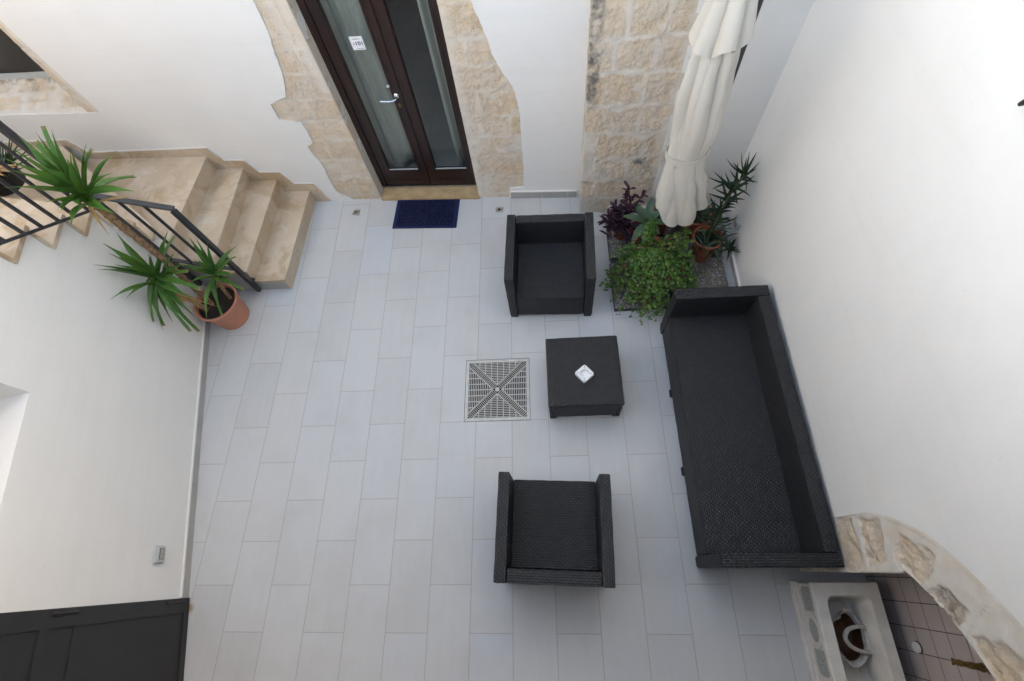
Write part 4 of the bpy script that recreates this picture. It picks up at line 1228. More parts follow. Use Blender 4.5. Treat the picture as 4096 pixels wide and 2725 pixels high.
table = root("coffee_table", "low square black wicker coffee table beside the drain grate", "coffee table", (2.988, 0.888, 0), radians(0.4))
TW, TD, TH = 0.568, 0.572, 0.335
wicker("tabletop", (0, 0, TH - 0.02), (TW, TD, 0.040), table, (False, False, True), r=0.012)
for s in (-1, 1):
    wicker("side_panel", (s * (TW / 2 - 0.018), 0, 0.168), (0.028, TD - 0.012, 0.258), table)
    wicker("side_panel", (0, s * (TD / 2 - 0.018), 0.168), (TW - 0.070, 0.028, 0.256), table)
    for y in (-1, 1):
        bm = box_bm((s * (TW / 2 - 0.034), y * (TD / 2 - 0.034), 0.020), (0.060, 0.060, 0.040), 0.006); uv_box(bm)
        link("foot", mesh_of(bm, "foot"), M["weave"], table, local=True)

# ashtray
ash = root("ashtray", "square white plastic ashtray with a round well on the coffee table", "ashtray", (2.990, 0.850, TH + 0.001), radians(40))
bm = bmesh.new()
N = 40
def sq(h, z, rr=0.006):
    out = []
    for k in range(N):
        a = 2 * pi * (k + 0.5) / N; c_, s_ = cos(a), sin(a); m_ = max(abs(c_), abs(s_))
        e = 9.0
        rad = h / ((abs(c_) ** e + abs(s_) ** e) ** (1 / e))
        out.append((rad * c_, rad * s_, z))
    return out
def ci(r, z): return [(r * cos(2 * pi * (k + 0.5) / N), r * sin(2 * pi * (k + 0.5) / N), z) for k in range(N)]
loft(bm, [sq(0.052, 0.0), sq(0.056, 0.004), sq(0.0545, 0.024), sq(0.052, 0.028), ci(0.034, 0.0285), ci(0.031, 0.026), ci(0.027, 0.010), ci(0.012, 0.008), ci(0.002, 0.008)], True, True)
obj("tray", bm, M["white"], ash, local=True)
for k in range(4):
    a = pi / 2 * k + pi / 4; bm = bmesh.new()
    bar(bm, (0.036 * cos(a), 0.036 * sin(a), 0.0285), (0.060 * cos(a), 0.060 * sin(a), 0.0285), 0.006, 0.002)
    obj("cigarette_rest", bm, M["greyplastic"], ash, local=True)
bm = bmesh.new()
for k, (x, y) in enumerate(((0.012, 0.006), (-0.010, 0.012), (0.004, -0.014), (-0.016, -0.006), (0.018, -0.008))):
    rbox(bm, (x, y, 0.0095), (0.003, 0.0025, 0.002), 0.0)
obj("ash_flecks", bm, M["greyink"], ash, local=True)

# ------------------------------------------------------------------ umbrella with weighted base
umb = root("umbrella", "closed cream canvas cantilever umbrella tied with a strap, on a dark mast", "umbrella", (3.915, 2.19, 0.0))
UX, UY = 3.884, 2.19
bm = bmesh.new(); rbox(bm, (0, 0, 1.48), (0.056, 0.066, 2.90), 0.016, 3)
for v in bm.verts: v.co = Vector((3.884 + v.co.x + 0.003 * v.co.z, 2.19 + v.co.y, v.co.z + 0.03))
obj("mast", bm, M["iron"], umb)
bm = bmesh.new()
rbox(bm, (3.832, 2.083, 0.022), (1.0, 0.034, 0.036), 0.003); rbox(bm, (3.832, 2.083, 0.0225), (0.034, 1.02, 0.034), 0.003)
rbox(bm, (3.885, 2.15, 0.05), (0.17, 0.17, 0.02), 0.003)
tube(bm, [(UX, UY, 0.05), (UX, UY, 0.20)], 0.047, 16)
obj("cross_base", bm, M["iron"], umb)
bm = bmesh.new(); bar(bm, (UX + 0.01, UY, 2.90), (3.70, 2.04, 2.86), 0.05, 0.05); obj("arm", bm, M["iron"], umb)
CXZ = [(0.55, 3.802), (0.8, 3.790), (1.0, 3.768), (1.16, 3.738), (1.31, 3.725), (1.5, 3.732), (1.75, 3.716), (1.95, 3.711), (2.1, 3.711), (2.5, 3.705), (2.8, 3.70)]
RZ = [(0.55, 0.200), (0.8, 0.200), (1.0, 0.182), (1.16, 0.152), (1.27, 0.141), (1.36, 0.141), (1.5, 0.152), (1.75, 0.148), (1.95, 0.130), (2.1, 0.115), (2.5, 0.06), (2.8, 0.03)]
def interp(T, z):
    if z <= T[0][0]: return T[0][1]
    for (a, va), (b, vb) in zip(T, T[1:]):
        if z <= b:
            t = (z - a) / (b - a); t = t * t * (3 - 2 * t); return va + (vb - va) * t
    return T[-1][1]
NF = 240
def crease(x):           # rounded ridges, tight valleys
    return 1.6 * abs(sin(x * 0.5)) ** 0.75 - 1.0
def foldr(th, z, k=0.0):
    fl = sstep(1.29, 0.85, z)
    up = sstep(1.34, 1.65, z) * sstep(2.75, 2.2, z)
    tw = 0.75 * (z - 1.31) + 0.25 * sin(1.7 * z)
    a = 0.085 + 0.13 * fl + 0.17 * up
    s = crease(6 * (th + tw) + 1.2 * sin(2 * th + 1.3)) + 0.22 * crease(11 * (th - 0.4 * tw) + 2 * sin(th))
    return 1 + a * s
def canopy_pt(th, z, extra=0.0):
    r = interp(RZ, z) * (0.90 + 0.05 * sstep(1.0, 0.7, z)) * foldr(th, z) + extra
    cx_ = interp(CXZ, z)
    return Vector((cx_ + r * cos(th), 2.065 + r * 0.74 * sin(th), z))
bm = bmesh.new(); loops = []
NZ = 64
for j in range(NZ + 1):
    L = []
    for k in range(NF):
        th = 2 * pi * k / NF
        zb = 0.700 + 0.13 * sstep(0.50, 0.85, abs(cos(th + 0.10))) + 0.022 * sin(5 * th + 1.0)
        t = j / NZ
        z = zb + (2.80 - zb) * t
        L.append(canopy_pt(th, z))
    loops.append(L)
loft(bm, loops)
o = obj("canopy", bm, M["canvas"], umb, smooth=70)
bm = bmesh.new(); loops = []
for j in range(30):
    t = j / 29; L = []
    for k in range(NF):
        th = 2 * pi * k / NF
        f = crease(6 * th + 0.6 + 0.9 * sin(th)) + 0.25 * sin(3 * th)
        zb = 2.085 + 0.045 * f + 0.03 * cos(th)
        z = 2.82 + (zb - 2.82) * t
        r = (0.032 + 0.108 * t ** 1.15) * (1 + 0.30 * t * f)
        L.append(Vector((3.716 + r * 1.05 * cos(th), 2.06 + r * 0.85 * sin(th), z)))
    loops.append(L)
loft(bm, loops)
obj("vent_flap", bm, M["canvas"], umb, smooth=70)
bm = bmesh.new(); loops = []
for dz, ex in ((-0.021, 0.006), (-0.021, 0.013), (0.021, 0.013), (0.021, 0.006)):
    L = []
    for k in range(NF):
        th = 2 * pi * k / NF; r = 0.128 * (1 + 0.02 * sin(7 * th)) + ex
        L.append(Vector((3.725 + r * cos(th), 2.065 + r * 0.80 * sin(th), 1.315 + dz + 0.012 * cos(th))))
    loops.append(L)
loops.append(loops[0]); loft(bm, loops)
bar(bm, canopy_pt(-2.3, 1.33, 0.012), canopy_pt(-2.25, 1.25, 0.012), 0.022, 0.006)
obj("strap", bm, M["canvas"], umb)

def paver(x, y, label, first=None):
    if first is not None: return dup(first, (x, y, 0.004), 0, label)
    r = root("base_slab", label, "paving slab", (x, y, 0.004), 0, "pebble slabs weighting the umbrella base")
    bm = box_bm((0, 0, 0.0225), (0.486, 0.486, 0.045), 0.004); obj("pebble_slab", bm, M["gravel"], r, local=True)
    bm = bmesh.new()
    for s in (-1, 1):
        rbox(bm, (s * 0.2455, 0, 0.018), (0.004, 0.495, 0.034), 0.0); rbox(bm, (0, s * 0.2455, 0.018), (0.487, 0.004, 0.034), 0.0)
    obj("rim", bm, M["iron"], r, local=True)
    return r
pv = paver(3.566, 1.812, "pebble finished concrete slab at the front left under the trailing shrub")
paver(4.085, 1.812, "pebble finished concrete slab half hidden behind the sofa's far arm", pv)
paver(3.572, 2.352, "pebble finished concrete slab at the back left under the purple plant", pv)
paver(4.092, 2.352, "pebble finished concrete slab at the back right corner under the clay pots", pv)

# ------------------------------------------------------------------ plants
random.seed(7)
def leaf(bm, base, ctrl, tip, w, fold=0.25, n=8, shape="sword", cut=False, up=(0, 0, 1), cup=0.0):
    uvl = bm.loops.layers.uv.verify()
    rl = bm.verts.layers.float.get("rnd") or bm.verts.layers.float.new("rnd")
    P = bez(base, ctrl, tip, n); rnd = random.random(); rows = []
    up = Vector(up)
    for i, p in enumerate(P):
        t = i / n
        tg = (P[min(i + 1, n)] - P[max(i - 1, 0)]).normalized()
        sd_ = tg.cross(up)
        if sd_.length < 0.15: sd_ = tg.cross(Vector((0.3, 1, 0.2)))
        sd_.normalize(); nm = sd_.cross(tg)
        if shape == "sword":
            ww = w * (0.50 + 0.55 * sin(pi * min(1, t * 1.15 + 0.08)) ** 0.9) * min(1.0, ((1 - t) / 0.42) ** 0.8 if t > 0.58 else 1)
            if cut: ww = max(ww, w * 0.55)
        elif shape == "aloe": ww = w * (1 - t) ** 0.75 * (0.85 + 0.3 * t)
        else: ww = w * max(0.02, sin(pi * (0.10 + 0.90 * t)) ** 0.8)
        if i == n and not cut: ww = w * 0.03
        row = []
        for sgn, u in ((-1, 0.0), (0, 0.5), (1, 1.0)):
            q = p + sd_ * (sgn * ww / 2) + nm * ((abs(sgn) - 0.5) * fold * ww)
            v = bm.verts.new(q); v[rl] = rnd; row.append((v, (u, t if not cut else t * 0.999)))
        rows.append(row)
    for a, b in zip(rows, rows[1:]):
        for k in range(2):
            f = bm.faces.new((a[k][0], a[k + 1][0], b[k + 1][0], b[k][0]))
            for l, q in zip(f.loops, (a[k][1], a[k + 1][1], b[k + 1][1], b[k][1])): l[uvl].uv = q

def leafobj(name, bm, mat, parent):
    return link(name, mesh_of(bm, name), M[mat], parent, smooth=60)

def pot(name, parent, c, z0, z1, r0, r1, mat, soil=0.035, lip=0.016):
    bm = bmesh.new(); h = z1 - z0
    lathe(bm, [(0.0, 0), (r0 - 0.006, 0), (r0, 0.006), (r1 - 0.012, h - lip * 2.2), (r1 - 0.010, h - lip * 2.0), (r1, h - lip * 1.6), (r1 + 0.002, h - 0.006), (r1 - 0.004, h), (r1 - 0.014, h - 0.003),
               (r1 - 0.018, h - 0.02), (r1 - 0.022, h - soil - 0.02)], (c[0], c[1], z0), 56)
    p = obj(name, bm, mat, parent)
    bm = bmesh.new(); rs = r1 - 0.019
    rings = [[(c[0] + rs * f * cos(2 * pi * k / 40), c[1] + rs * f * sin(2 * pi * k / 40), z1 - soil + 0.006 * noise.noise(Vector((k * 0.9, f * 9, c[0])))) for k in range(40)] for f in (1, 0.75, 0.5, 0.25, 0.02)]
    loft(bm, rings, False, True)
    obj("soil", bm, M["soil"], p)
    return p

def trunk(name, parent, pts, rad, mat="bark", rough=0.12, n=14, seed=0.0):
    bm = bmesh.new()
    P = smooth_line(pts, 14)
    R = [rad[0] + (rad[1] - rad[0]) * i / (len(P) - 1) for i in range(len(P))]
    tube(bm, P, R, n, True, lambda i, k: rough * noise.noise(Vector((i * 0.35 + seed, k * 1.1, seed))) + rough * 0.7 * (1 if (i + k * 3) % 5 == 0 else 0))
    return obj(name, bm, M[mat], parent, smooth=25)

T1 = [[-0.297, 1.966, 1.993], [-0.04, 1.777, 2.108], [-0.108, 1.746, 2.125], [-0.427, 1.895, 2.003], [-0.291, 1.69, 2.098], [-0.215, 1.559, 2.121], [-0.215, 1.523, 2.07], [-0.252, 1.431, 2.034], [-0.38, 1.905, 1.939], [-0.162, 1.498, 1.938], [-0.164, 1.447, 1.888], [-0.132, 1.446, 1.836], [-0.126, 1.438, 1.82], [-0.108, 1.384, 1.748], [-0.065, 1.497, 1.788], [0.048, 1.796, 1.983], [0.054, 1.779, 1.948], [-0.022, 1.723, 1.986], [0.149, 1.83, 1.888], [0.094, 1.722, 1.817], [-0.075, 1.967, 1.546], [0.154, 1.676, 1.698], [0.051, 1.528, 1.671], [-0.133, 1.602, 2.012], [-0.042, 1.691, 1.975]]
T2 = [[-0.523, 1.836, 1.152], [-0.46, 1.646, 1.259], [-0.442, 1.445, 1.282], [-0.44, 1.434, 1.236], [-0.355, 1.538, 1.282], [-0.347, 1.48, 1.22], [-0.141, 1.859, 1.109], [-0.282, 1.981, 0.896], [-0.184, 1.623, 1.138], [-0.07, 1.672, 1.059], [-0.027, 1.624, 0.979], [-0.019, 1.584, 0.942], [-0.314, 1.662, 0.667], [0.036, 1.488, 0.831], [-0.024, 1.41, 0.81], [-0.091, 1.341, 0.659], [-0.203, 1.319, 0.453], [-0.101, 1.216, 0.651], [-0.373, 1.355, 0.551], [-0.398, 1.266, 0.591], [-0.411, 1.317, 0.58], [-0.412, 1.298, 0.685], [-0.326, 1.287, 1.06], [-0.384, 1.254, 1.113], [-0.128, 1.247, 0.665], [-0.473, 1.591, 0.811]]
T3 = [[-0.087, 1.896, 0.97], [-0.011, 1.922, 0.875], [0.167, 1.954, 0.759], [0.071, 1.944, 0.614], [-0.069, 1.752, 0.881], [-0.185, 1.677, 0.935], [-0.069, 1.531, 0.853], [-0.054, 1.365, 0.587], [-0.069, 1.487, 0.409], [0.184, 1.631, 0.571], [0.208, 1.661, 0.724], [0.2, 1.785, 0.799], [0.107, 1.595, 0.733]]
yuc = root("potted_yucca", "tall yucca with three leafy heads in a terracotta pot at the foot of the stairs", "potted plant", (-0.275, 1.70, 0))
pot("pot", yuc, (-0.275, 1.705), 0.0, 0.300, 0.145, 0.197, M["terra"], 0.045, 0.018)
trunk("trunk", yuc, [(-0.33, 1.70, 0.22), (-0.30, 1.70, 0.55), (-0.25, 1.70, 0.95), (-0.245, 1.70, 1.35), (-0.235, 1.70, 1.66)], (0.019, 0.024), rough=0.30, seed=1.0)
trunk("trunk", yuc, [(-0.36, 1.64, 0.22), (-0.375, 1.63, 0.5), (-0.36, 1.61, 0.84)], (0.018, 0.018), rough=0.2, seed=4.0)
trunk("trunk", yuc, [(-0.175, 1.76, 0.22), (-0.14, 1.76, 0.40), (-0.06, 1.76, 0.62)], (0.017, 0.014), rough=0.15, seed=8.0)
def rosette(c, tips_, w, parent, cutp=0.25, lift=0.35, extra=0):
    bm = bmesh.new(); c = Vector(c)
    for i, t in enumerate(tips_):
        t = Vector(t); d = t - c; L = d.length
        base = c + Vector((random.uniform(-0.012, 0.012), random.uniform(-0.012, 0.012), random.uniform(-0.05, 0.03))) + d.normalized() * 0.012
        drop = d.z < 0
        ctrl = c + d * 0.5 + Vector((0, 0, (0.10 + 0.16 * drop) * L * lift / 0.35)) + Vector((random.uniform(-1, 1), random.uniform(-1, 1), 0)) * 0.02
        leaf(bm, base, ctrl, t, w * random.uniform(0.8, 1.15), 0.35, 10, "sword", (drop and random.random() < 0.6) or random.random() < cutp * 0.3)
    for i in range(extra):
        a = random.uniform(0, 2 * pi); e = random.uniform(0.9, 1.45); L = random.uniform(0.18, 0.34)
        d = Vector((cos(a) * cos(e), sin(a) * cos(e), sin(e)))
        if c.x + d.x * L < -0.50: d.x = abs(d.x) * 0.3
        leaf(bm, c + d * 0.01, c + d * L * 0.5, c + d * L, w * 0.75, 0.4, 8)
    leafobj("leaf_rosette", bm, "yucca", parent)
rosette((-0.235, 1.70, 1.67), T1, 0.062, yuc, extra=8)
rosette((-0.36, 1.61, 0.85), T2, 0.055, yuc, extra=6)
rosette((-0.055, 1.76, 0.635), T3, 0.046, yuc, extra=4)
bm = bmesh.new()
for b, c_, t in (((-0.22, 1.69, 1.60), (-0.14, 1.74, 1.60), (-0.02, 1.80, 1.52)), ((-0.24, 1.68, 1.62), (-0.19, 1.60, 1.60), (-0.17, 1.53, 1.47)), ((-0.36, 1.60, 0.78), (-0.30, 1.50, 0.72), (-0.16, 1.52, 0.46)),
                 ((-0.35, 1.60, 0.76), (-0.27, 1.53, 0.68), (-0.11, 1.58, 0.38)), ((-0.35, 1.62, 0.74), (-0.34, 1.58, 0.65), (-0.30, 1.50, 0.52)), ((-0.33, 1.58, 0.70), (-0.26, 1.55, 0.58), (-0.18, 1.56, 0.40))):
    leaf(bm, b, c_, t, 0.026, 0.4, 8)
leafobj("dry_leaves", bm, "deadleaf", yuc)

# aloes in clay pots (back right)
alo = root("potted_aloe", "leggy dark green aloe leaning to the wall from the front clay pot", "potted plant", (4.14, 2.09, 0.05), group="clay pots on the umbrella base")
pot("pot", alo, (4.14, 2.088), 0.049, 0.325, 0.088, 0.128, M["terraold"], 0.06, 0.020)
ST = smooth_line([(4.13, 2.09, 0.26), (4.17, 2.13, 0.40), (4.21, 2.20, 0.53), (4.27, 2.27, 0.67), (4.33, 2.31, 0.80)], 8)
bm = bmesh.new(); tube(bm, ST, [0.008] * len(ST), 8, True); 
tube(bm, smooth_line([(4.15, 2.06, 0.26), (4.22, 2.03, 0.32), (4.29, 2.02, 0.27), (4.335, 2.02, 0.22)], 6), 0.009, 8)
obj("stem", bm, M["aloestem"], alo)
AT = [[4.277, 2.3, 1.054], [4.219, 2.3, 1.06], [4.405, 2.30, 0.80], [4.392, 2.3, 0.938], [4.126, 2.3, 0.999], [4.187, 2.3, 0.958], [4.039, 2.3, 0.816], [4.40, 2.3, 0.469], [4.401, 2.3, 0.614], [4.39, 2.3, 0.411], [4.152, 2.3, 0.509], [4.112, 2.3, 0.669], [4.135, 2.3, 0.801], [4.38, 2.3, 0.442], [4.371, 2.3, 0.374], [4.392, 2.3, 0.277], [4.183, 2.3, 0.885], [4.40, 2.3, 0.641]]
bm = bmesh.new()
def aloe_leaf(b, t, w=0.026):
    b, t = Vector(b), Vector(t); d = t - b; L = d.length
    side = Vector((random.uniform(-1, 1), random.uniform(-1, 1), 0)) * 0.015
    leaf(bm, b, b + d * 0.5 + Vector((0, 0, 0.22 * L if d.z < 0.05 else -0.12 * L)) + side, t, w * random.uniform(0.85, 1.15), 0.45, 8, "aloe")
for t in AT:
    tv = Vector(t); best = min(ST[6:], key=lambda p: abs((Vector(p) - tv).length - 0.19))
    aloe_leaf(best, tv, 0.038)
for i in range(46):
    p = Vector(ST[random.randint(5, len(ST) - 1)]); a = random.uniform(0, 2 * pi); L = random.uniform(0.14, 0.23)
    t = p + Vector((cos(a) * 0.85, sin(a) * 0.8, random.uniform(-0.35, 0.7))).normalized() * L
    t.x = min(t.x, 4.405); t.y = min(t.y, 2.58)
    aloe_leaf(p, t, 0.036)
for c_, n_, Lm in (((4.335, 2.02, 0.215), 13, 0.15), ((4.13, 2.07, 0.27), 15, 0.15), ((4.08, 2.00, 0.30), 9, 0.17), ((4.17, 1.98, 0.27), 9, 0.17), ((4.24, 2.05, 0.32), 7, 0.15)):
    for i in range(n_):
        a = 2 * pi * i / n_ + random.uniform(-0.3, 0.3); L = Lm * random.uniform(0.75, 1.1)
        t = Vector(c_) + Vector((cos(a), sin(a), random.uniform(-0.45, 0.8))).normalized() * L
        t.x = min(t.x, 4.405); t.z = max(t.z, 0.08)
        aloe_leaf(c_, t, 0.028)
leafobj("leaves", bm, "aloe", alo)

alo2 = root("potted_aloe", "low aloe in the wide clay pot behind the umbrella mast", "potted plant", (4.10, 2.36, 0.05), group="clay pots on the umbrella base")
pot("pot", alo2, (4.10, 2.365), 0.049, 0.305, 0.095, 0.132, M["terraold"], 0.05, 0.018)
bm = bmesh.new()
for i in range(26):
    a = random.uniform(0, 2 * pi); L = random.uniform(0.08, 0.17); c_ = Vector((4.10 + 0.05 * cos(a), 2.365 + 0.05 * sin(a), 0.26))
    t = c_ + Vector((cos(a), sin(a), random.uniform(0.2, 1.0))).normalized() * L; t.y = min(t.y, 2.58)
    aloe_leaf(c_, t, 0.028)
leafobj("leaves", bm, "aloe", alo2)

emp = root("potted_plant", "clay pot half hidden under the umbrella hem beside the mast", "potted plant", (3.79, 2.41, 0.05), group="clay pots on the umbrella base")
pot("pot", emp, (3.79, 2.405), 0.049, 0.275, 0.082, 0.112, M["terraold"], 0.04, 0.016)
bm = bmesh.new()
for i in range(16):
    a = random.uniform(0, 2 * pi); c_ = Vector((3.79, 2.405, 0.23)); L = random.uniform(0.06, 0.12)
    aloe_leaf(c_, c_ + Vector((cos(a), sin(a), random.uniform(0.4, 1.2))).normalized() * L, 0.03)
leafobj("leaves", bm, "agave", emp)

agv = root("potted_agave", "pale grey green agave rosette between the purple plant and the umbrella", "potted plant", (3.61, 2.33, 0.05), group="clay pots on the umbrella base")
pot("pot", agv, (3.605, 2.335), 0.049, 0.20, 0.06, 0.082, M["terraold"], 0.03, 0.014)
bm = bmesh.new(); tube(bm, [(3.605, 2.335, 0.16), (3.625, 2.31, 0.24), (3.635, 2.275, 0.32)], [0.018, 0.017, 0.015], 10); obj("stem", bm, M["twig"], agv)
bm = bmesh.new(); c_ = Vector((3.635, 2.272, 0.335))
for t in ((3.52, 2.41, 0.45), (3.42, 2.30, 0.40), (3.69, 2.45, 0.45), (3.50, 2.13, 0.25), (3.60, 2.10, 0.24), (3.76, 2.31, 0.42), (3.80, 2.22, 0.36), (3.74, 2.16, 0.30), (3.60, 2.24, 0.43), (3.655, 2.30, 0.45)):
    t = Vector(t); d = t - c_
    leaf(bm, c_ + d * 0.03, c_ + d * 0.5 + Vector((0, 0, 0.035)), t, 0.072 if d.length > 0.15 else 0.04, 0.22, 10, "lance")
leafobj("leaves", bm, "agave", agv)

pur = root("potted_tradescantia", "purple leaved trailing plant in a small clay pot against the stone", "potted plant", (3.45, 2.37, 0.05), group="clay pots on the umbrella base")
pot("pot", pur, (3.45, 2.365), 0.049, 0.205, 0.062, 0.085, M["terraold"], 0.03, 0.014)
ends = [(3.47, 2.42, 0.60), (3.495, 2.43, 0.44), (3.31, 2.37, 0.33), (3.28, 2.33, 0.30), (3.37, 2.34, 0.29), (3.44, 2.33, 0.27), (3.52, 2.31, 0.23), (3.40, 2.26, 0.20), (3.48, 2.19, 0.15), (3.54, 2.38, 0.36), (3.33, 2.29, 0.24), (3.41, 2.40, 0.36), (3.60, 2.45, 0.47), (3.36, 2.40, 0.40), (3.30, 2.26, 0.20), (3.46, 2.27, 0.26)]
bs = bmesh.new(); bl_ = bmesh.new()
for e in ends:
    e = Vector(e); b = Vector((3.45 + random.uniform(-0.04, 0.04), 2.365 + random.uniform(-0.04, 0.04), 0.17))
    P = bez(b, (b + e) / 2 + Vector((0, 0, 0.09)), e, 8); tube(bs, P, 0.0042, 6)
    for k in range(3, 9):
        p = P[k]
        for q in range(2 if k < 7 else 3):
            a = random.uniform(0, 2 * pi); L = random.uniform(0.055, 0.095)
            d = Vector((cos(a), sin(a), random.uniform(0.1, 0.9))).normalized()
            t = p + d * L; t.y = min(t.y, 2.60)
            leaf(bl_, p, p + d * L * 0.5 + Vector((0, 0, 0.014)), t, random.uniform(0.022, 0.031), 0.5, 7, "lance")
obj("stems", bs, M["purple"], pur); leafobj("leaves", bl_, "purple", pur)

# trailing small leaved shrub
jad = root("potted_shrub", "sprawling bright green shrub with tiny round leaves spilling from a clay pot", "potted plant", (3.635, 2.06, 0.05), group="clay pots on the umbrella base")
pot("pot", jad, (3.635, 2.062), 0.049, 0.285, 0.09, 0.128, M["terraold"], 0.03, 0.016)
bs = bmesh.new(); bl_ = bmesh.new()
uvl = bl_.loops.layers.uv.verify(); rl = bl_.verts.layers.float.new("rnd")
def disc(p, nrm, r, rnd):
    nrm = nrm.normalized(); x = nrm.cross(Vector((0.3, 0.7, 0.4))).normalized(); y = nrm.cross(x)
    vs = []
    for k in range(6):
        a = pi / 3 * k; v = bl_.verts.new(p + x * (r * cos(a)) + y * (r * 0.85 * sin(a)) + nrm * (0.12 * r if k % 3 else -0.1 * r)); v[rl] = rnd; vs.append(v)
    f = bl_.faces.new(vs)
    for l, k in zip(f.loops, range(6)): l[uvl].uv = (0.5 + 0.3 * cos(pi / 3 * k), 0.45 + 0.3 * sin(pi / 3 * k))
def twig(a, b, c_, nl, rr):
    P = bez(a, b, c_, nl)
    rb = random.random() ** 1.5 * 0.8
    for i in range(1, nl + 1):
        p = P[i]; tg = (P[i] - P[i - 1]).normalized(); s = tg.cross(Vector((random.uniform(-1, 1), random.uniform(-1, 1), random.uniform(-1, 1)))).normalized()
        for sg in (-1, 1):
            n_ = (tg * 0.5 + Vector((0, 0, 0.8)) + s * sg * 0.8 + Vector((random.uniform(-.4, .4), random.uniform(-.4, .4), 0)))
            disc(p + s * (sg * rr * 0.95), n_, rr * random.uniform(0.8, 1.2), min(1, rb + random.random() * 0.4))
org = Vector((3.645, 2.03, 0.285))
targets = []
for i in range(175):
    a = random.uniform(-pi, pi); rad_ = sqrt(random.random())
    x = 3.655 + 0.385 * rad_ * cos(a); y = 1.79 + 0.325 * rad_ * sin(a)
    if x > 3.95 and y > 1.95: continue
    dd_ = sqrt(((x - 3.62) / 0.40) ** 2 + ((y - 1.80) / 0.36) ** 2)
    z = max(0.09, 0.40 - 0.30 * dd_ ** 1.5) * random.uniform(0.6, 1.08)
    targets.append(Vector((x, y, max(z, 0.075))))
for p in ((3.25, 1.71, 0.24), (3.22, 1.75, 0.20), (3.23, 1.70, 0.17), (3.30, 1.95, 0.28), (3.33, 2.0, 0.3), (3.66, 2.15, 0.47), (3.64, 2.20, 0.46), (3.60, 2.12, 0.50), (3.62, 2.08, 0.50), (3.67, 2.20, 0.42), (3.57, 2.05, 0.50), (3.55, 2.02, 0.47), (3.60, 2.02, 0.47), (3.64, 2.10, 0.43), (3.44, 1.46, 0.10), (3.58, 1.44, 0.11), (3.70, 1.46, 0.10), (3.29, 1.62, 0.10), (3.27, 1.84, 0.16), (3.52, 1.42, 0.08), (3.65, 1.42, 0.08), (3.36, 1.53, 0.09), (4.06, 1.66, 0.10), (4.10, 1.84, 0.12), (4.02, 1.92, 0.24),
          (3.92, 2.02, 0.40), (3.94, 1.97, 0.42), (3.90, 1.93, 0.44), (3.88, 1.98, 0.47), (3.96, 1.93, 0.35), (3.86, 1.9, 0.42), (3.92, 1.86, 0.36), (3.99, 1.72, 0.12), (4.04, 1.78, 0.12), (3.97, 1.80, 0.22), (3.84, 1.97, 0.40), (3.95, 2.03, 0.46)):
    targets.append(Vector(p))
for i, e in enumerate(targets):
    d = e - org; L = d.length
    ctrl = org + d * 0.45 + Vector((0, 0, 0.08 + 0.18 * L))
    P = bez(org + Vector((random.uniform(-.03, .03), random.uniform(-.03, .03), -0.04)), ctrl, e, 10)
    tube(bs, P, [0.006 - 0.0042 * k / 10 for k in range(11)], 5, False)
    for k in range(4, 11):
        if random.random() < 0.25: continue
        p = P[k]; dv = Vector((random.uniform(-1, 1), random.uniform(-1, 1), random.uniform(-0.3, 0.8))).normalized() * random.uniform(0.02, 0.06)
        q2 = p + dv; q2.z = max(q2.z, 0.062)
        twig(p, p + dv * 0.5 + Vector((0, 0, 0.012)), q2, random.randint(2, 4), random.uniform(0.009, 0.0125))
    twig(P[7], P[9], e, 4, 0.0115)
for a, b in (((3.62, 2.02, 0.27), (3.80, 1.86, 0.33)), ((3.66, 1.99, 0.30), (3.50, 1.90, 0.30)), ((3.68, 2.0, 0.31), (3.74, 1.94, 0.36)), ((3.60, 1.98, 0.30), (3.52, 1.99, 0.34))):
    tube(bs, bez(a, (Vector(a) + Vector(b)) / 2 + Vector((0.03, 0, 0.06)), b, 8), 0.011, 7)
obj("branches", bs, M["twig"], jad); leafobj("leaves", bl_, "jade", jad)

# planter up on the winder steps
pla = root("potted_aloe", "spiky dark plant in a black pot up on the winding steps", "potted plant", (-1.60, 2.36, 1.19))
pot("pot", pla, (-1.62, 2.37), 1.191, 1.36, 0.13, 0.165, M["black"], 0.03, 0.012)
bm = bmesh.new()
for i in range(56):
    a = random.uniform(0, 2 * pi); c_ = Vector((-1.62 + 0.09 * cos(a), 2.37 + 0.09 * sin(a), 1.34)); L = random.uniform(0.16, 0.34)
    t = c_ + Vector((cos(a), sin(a), random.uniform(0.0, 0.9))).normalized() * L; t.y = min(t.y, 3.1); t.z = max(t.z, 1.40 if t.y < 2.2 else 1.22)
    aloe_leaf(c_, t, 0.032)
leafobj("leaves", bm, "aloe", pla)
bm = bmesh.new()
for i in range(9):
    a = random.uniform(-1.4, 0.6); c_ = Vector((-1.55, 2.33, 1.36)); L = random.uniform(0.14, 0.24)
    leaf(bm, c_, c_ + Vector((cos(a) * L * .5, sin(a) * L * .5, 0.04)), c_ + Vector((cos(a) * L, sin(a) * L * 0.7, 0.01)), 0.03, 0.4, 7)
leafobj("dry_leaves", bm, "deadleaf", pla)

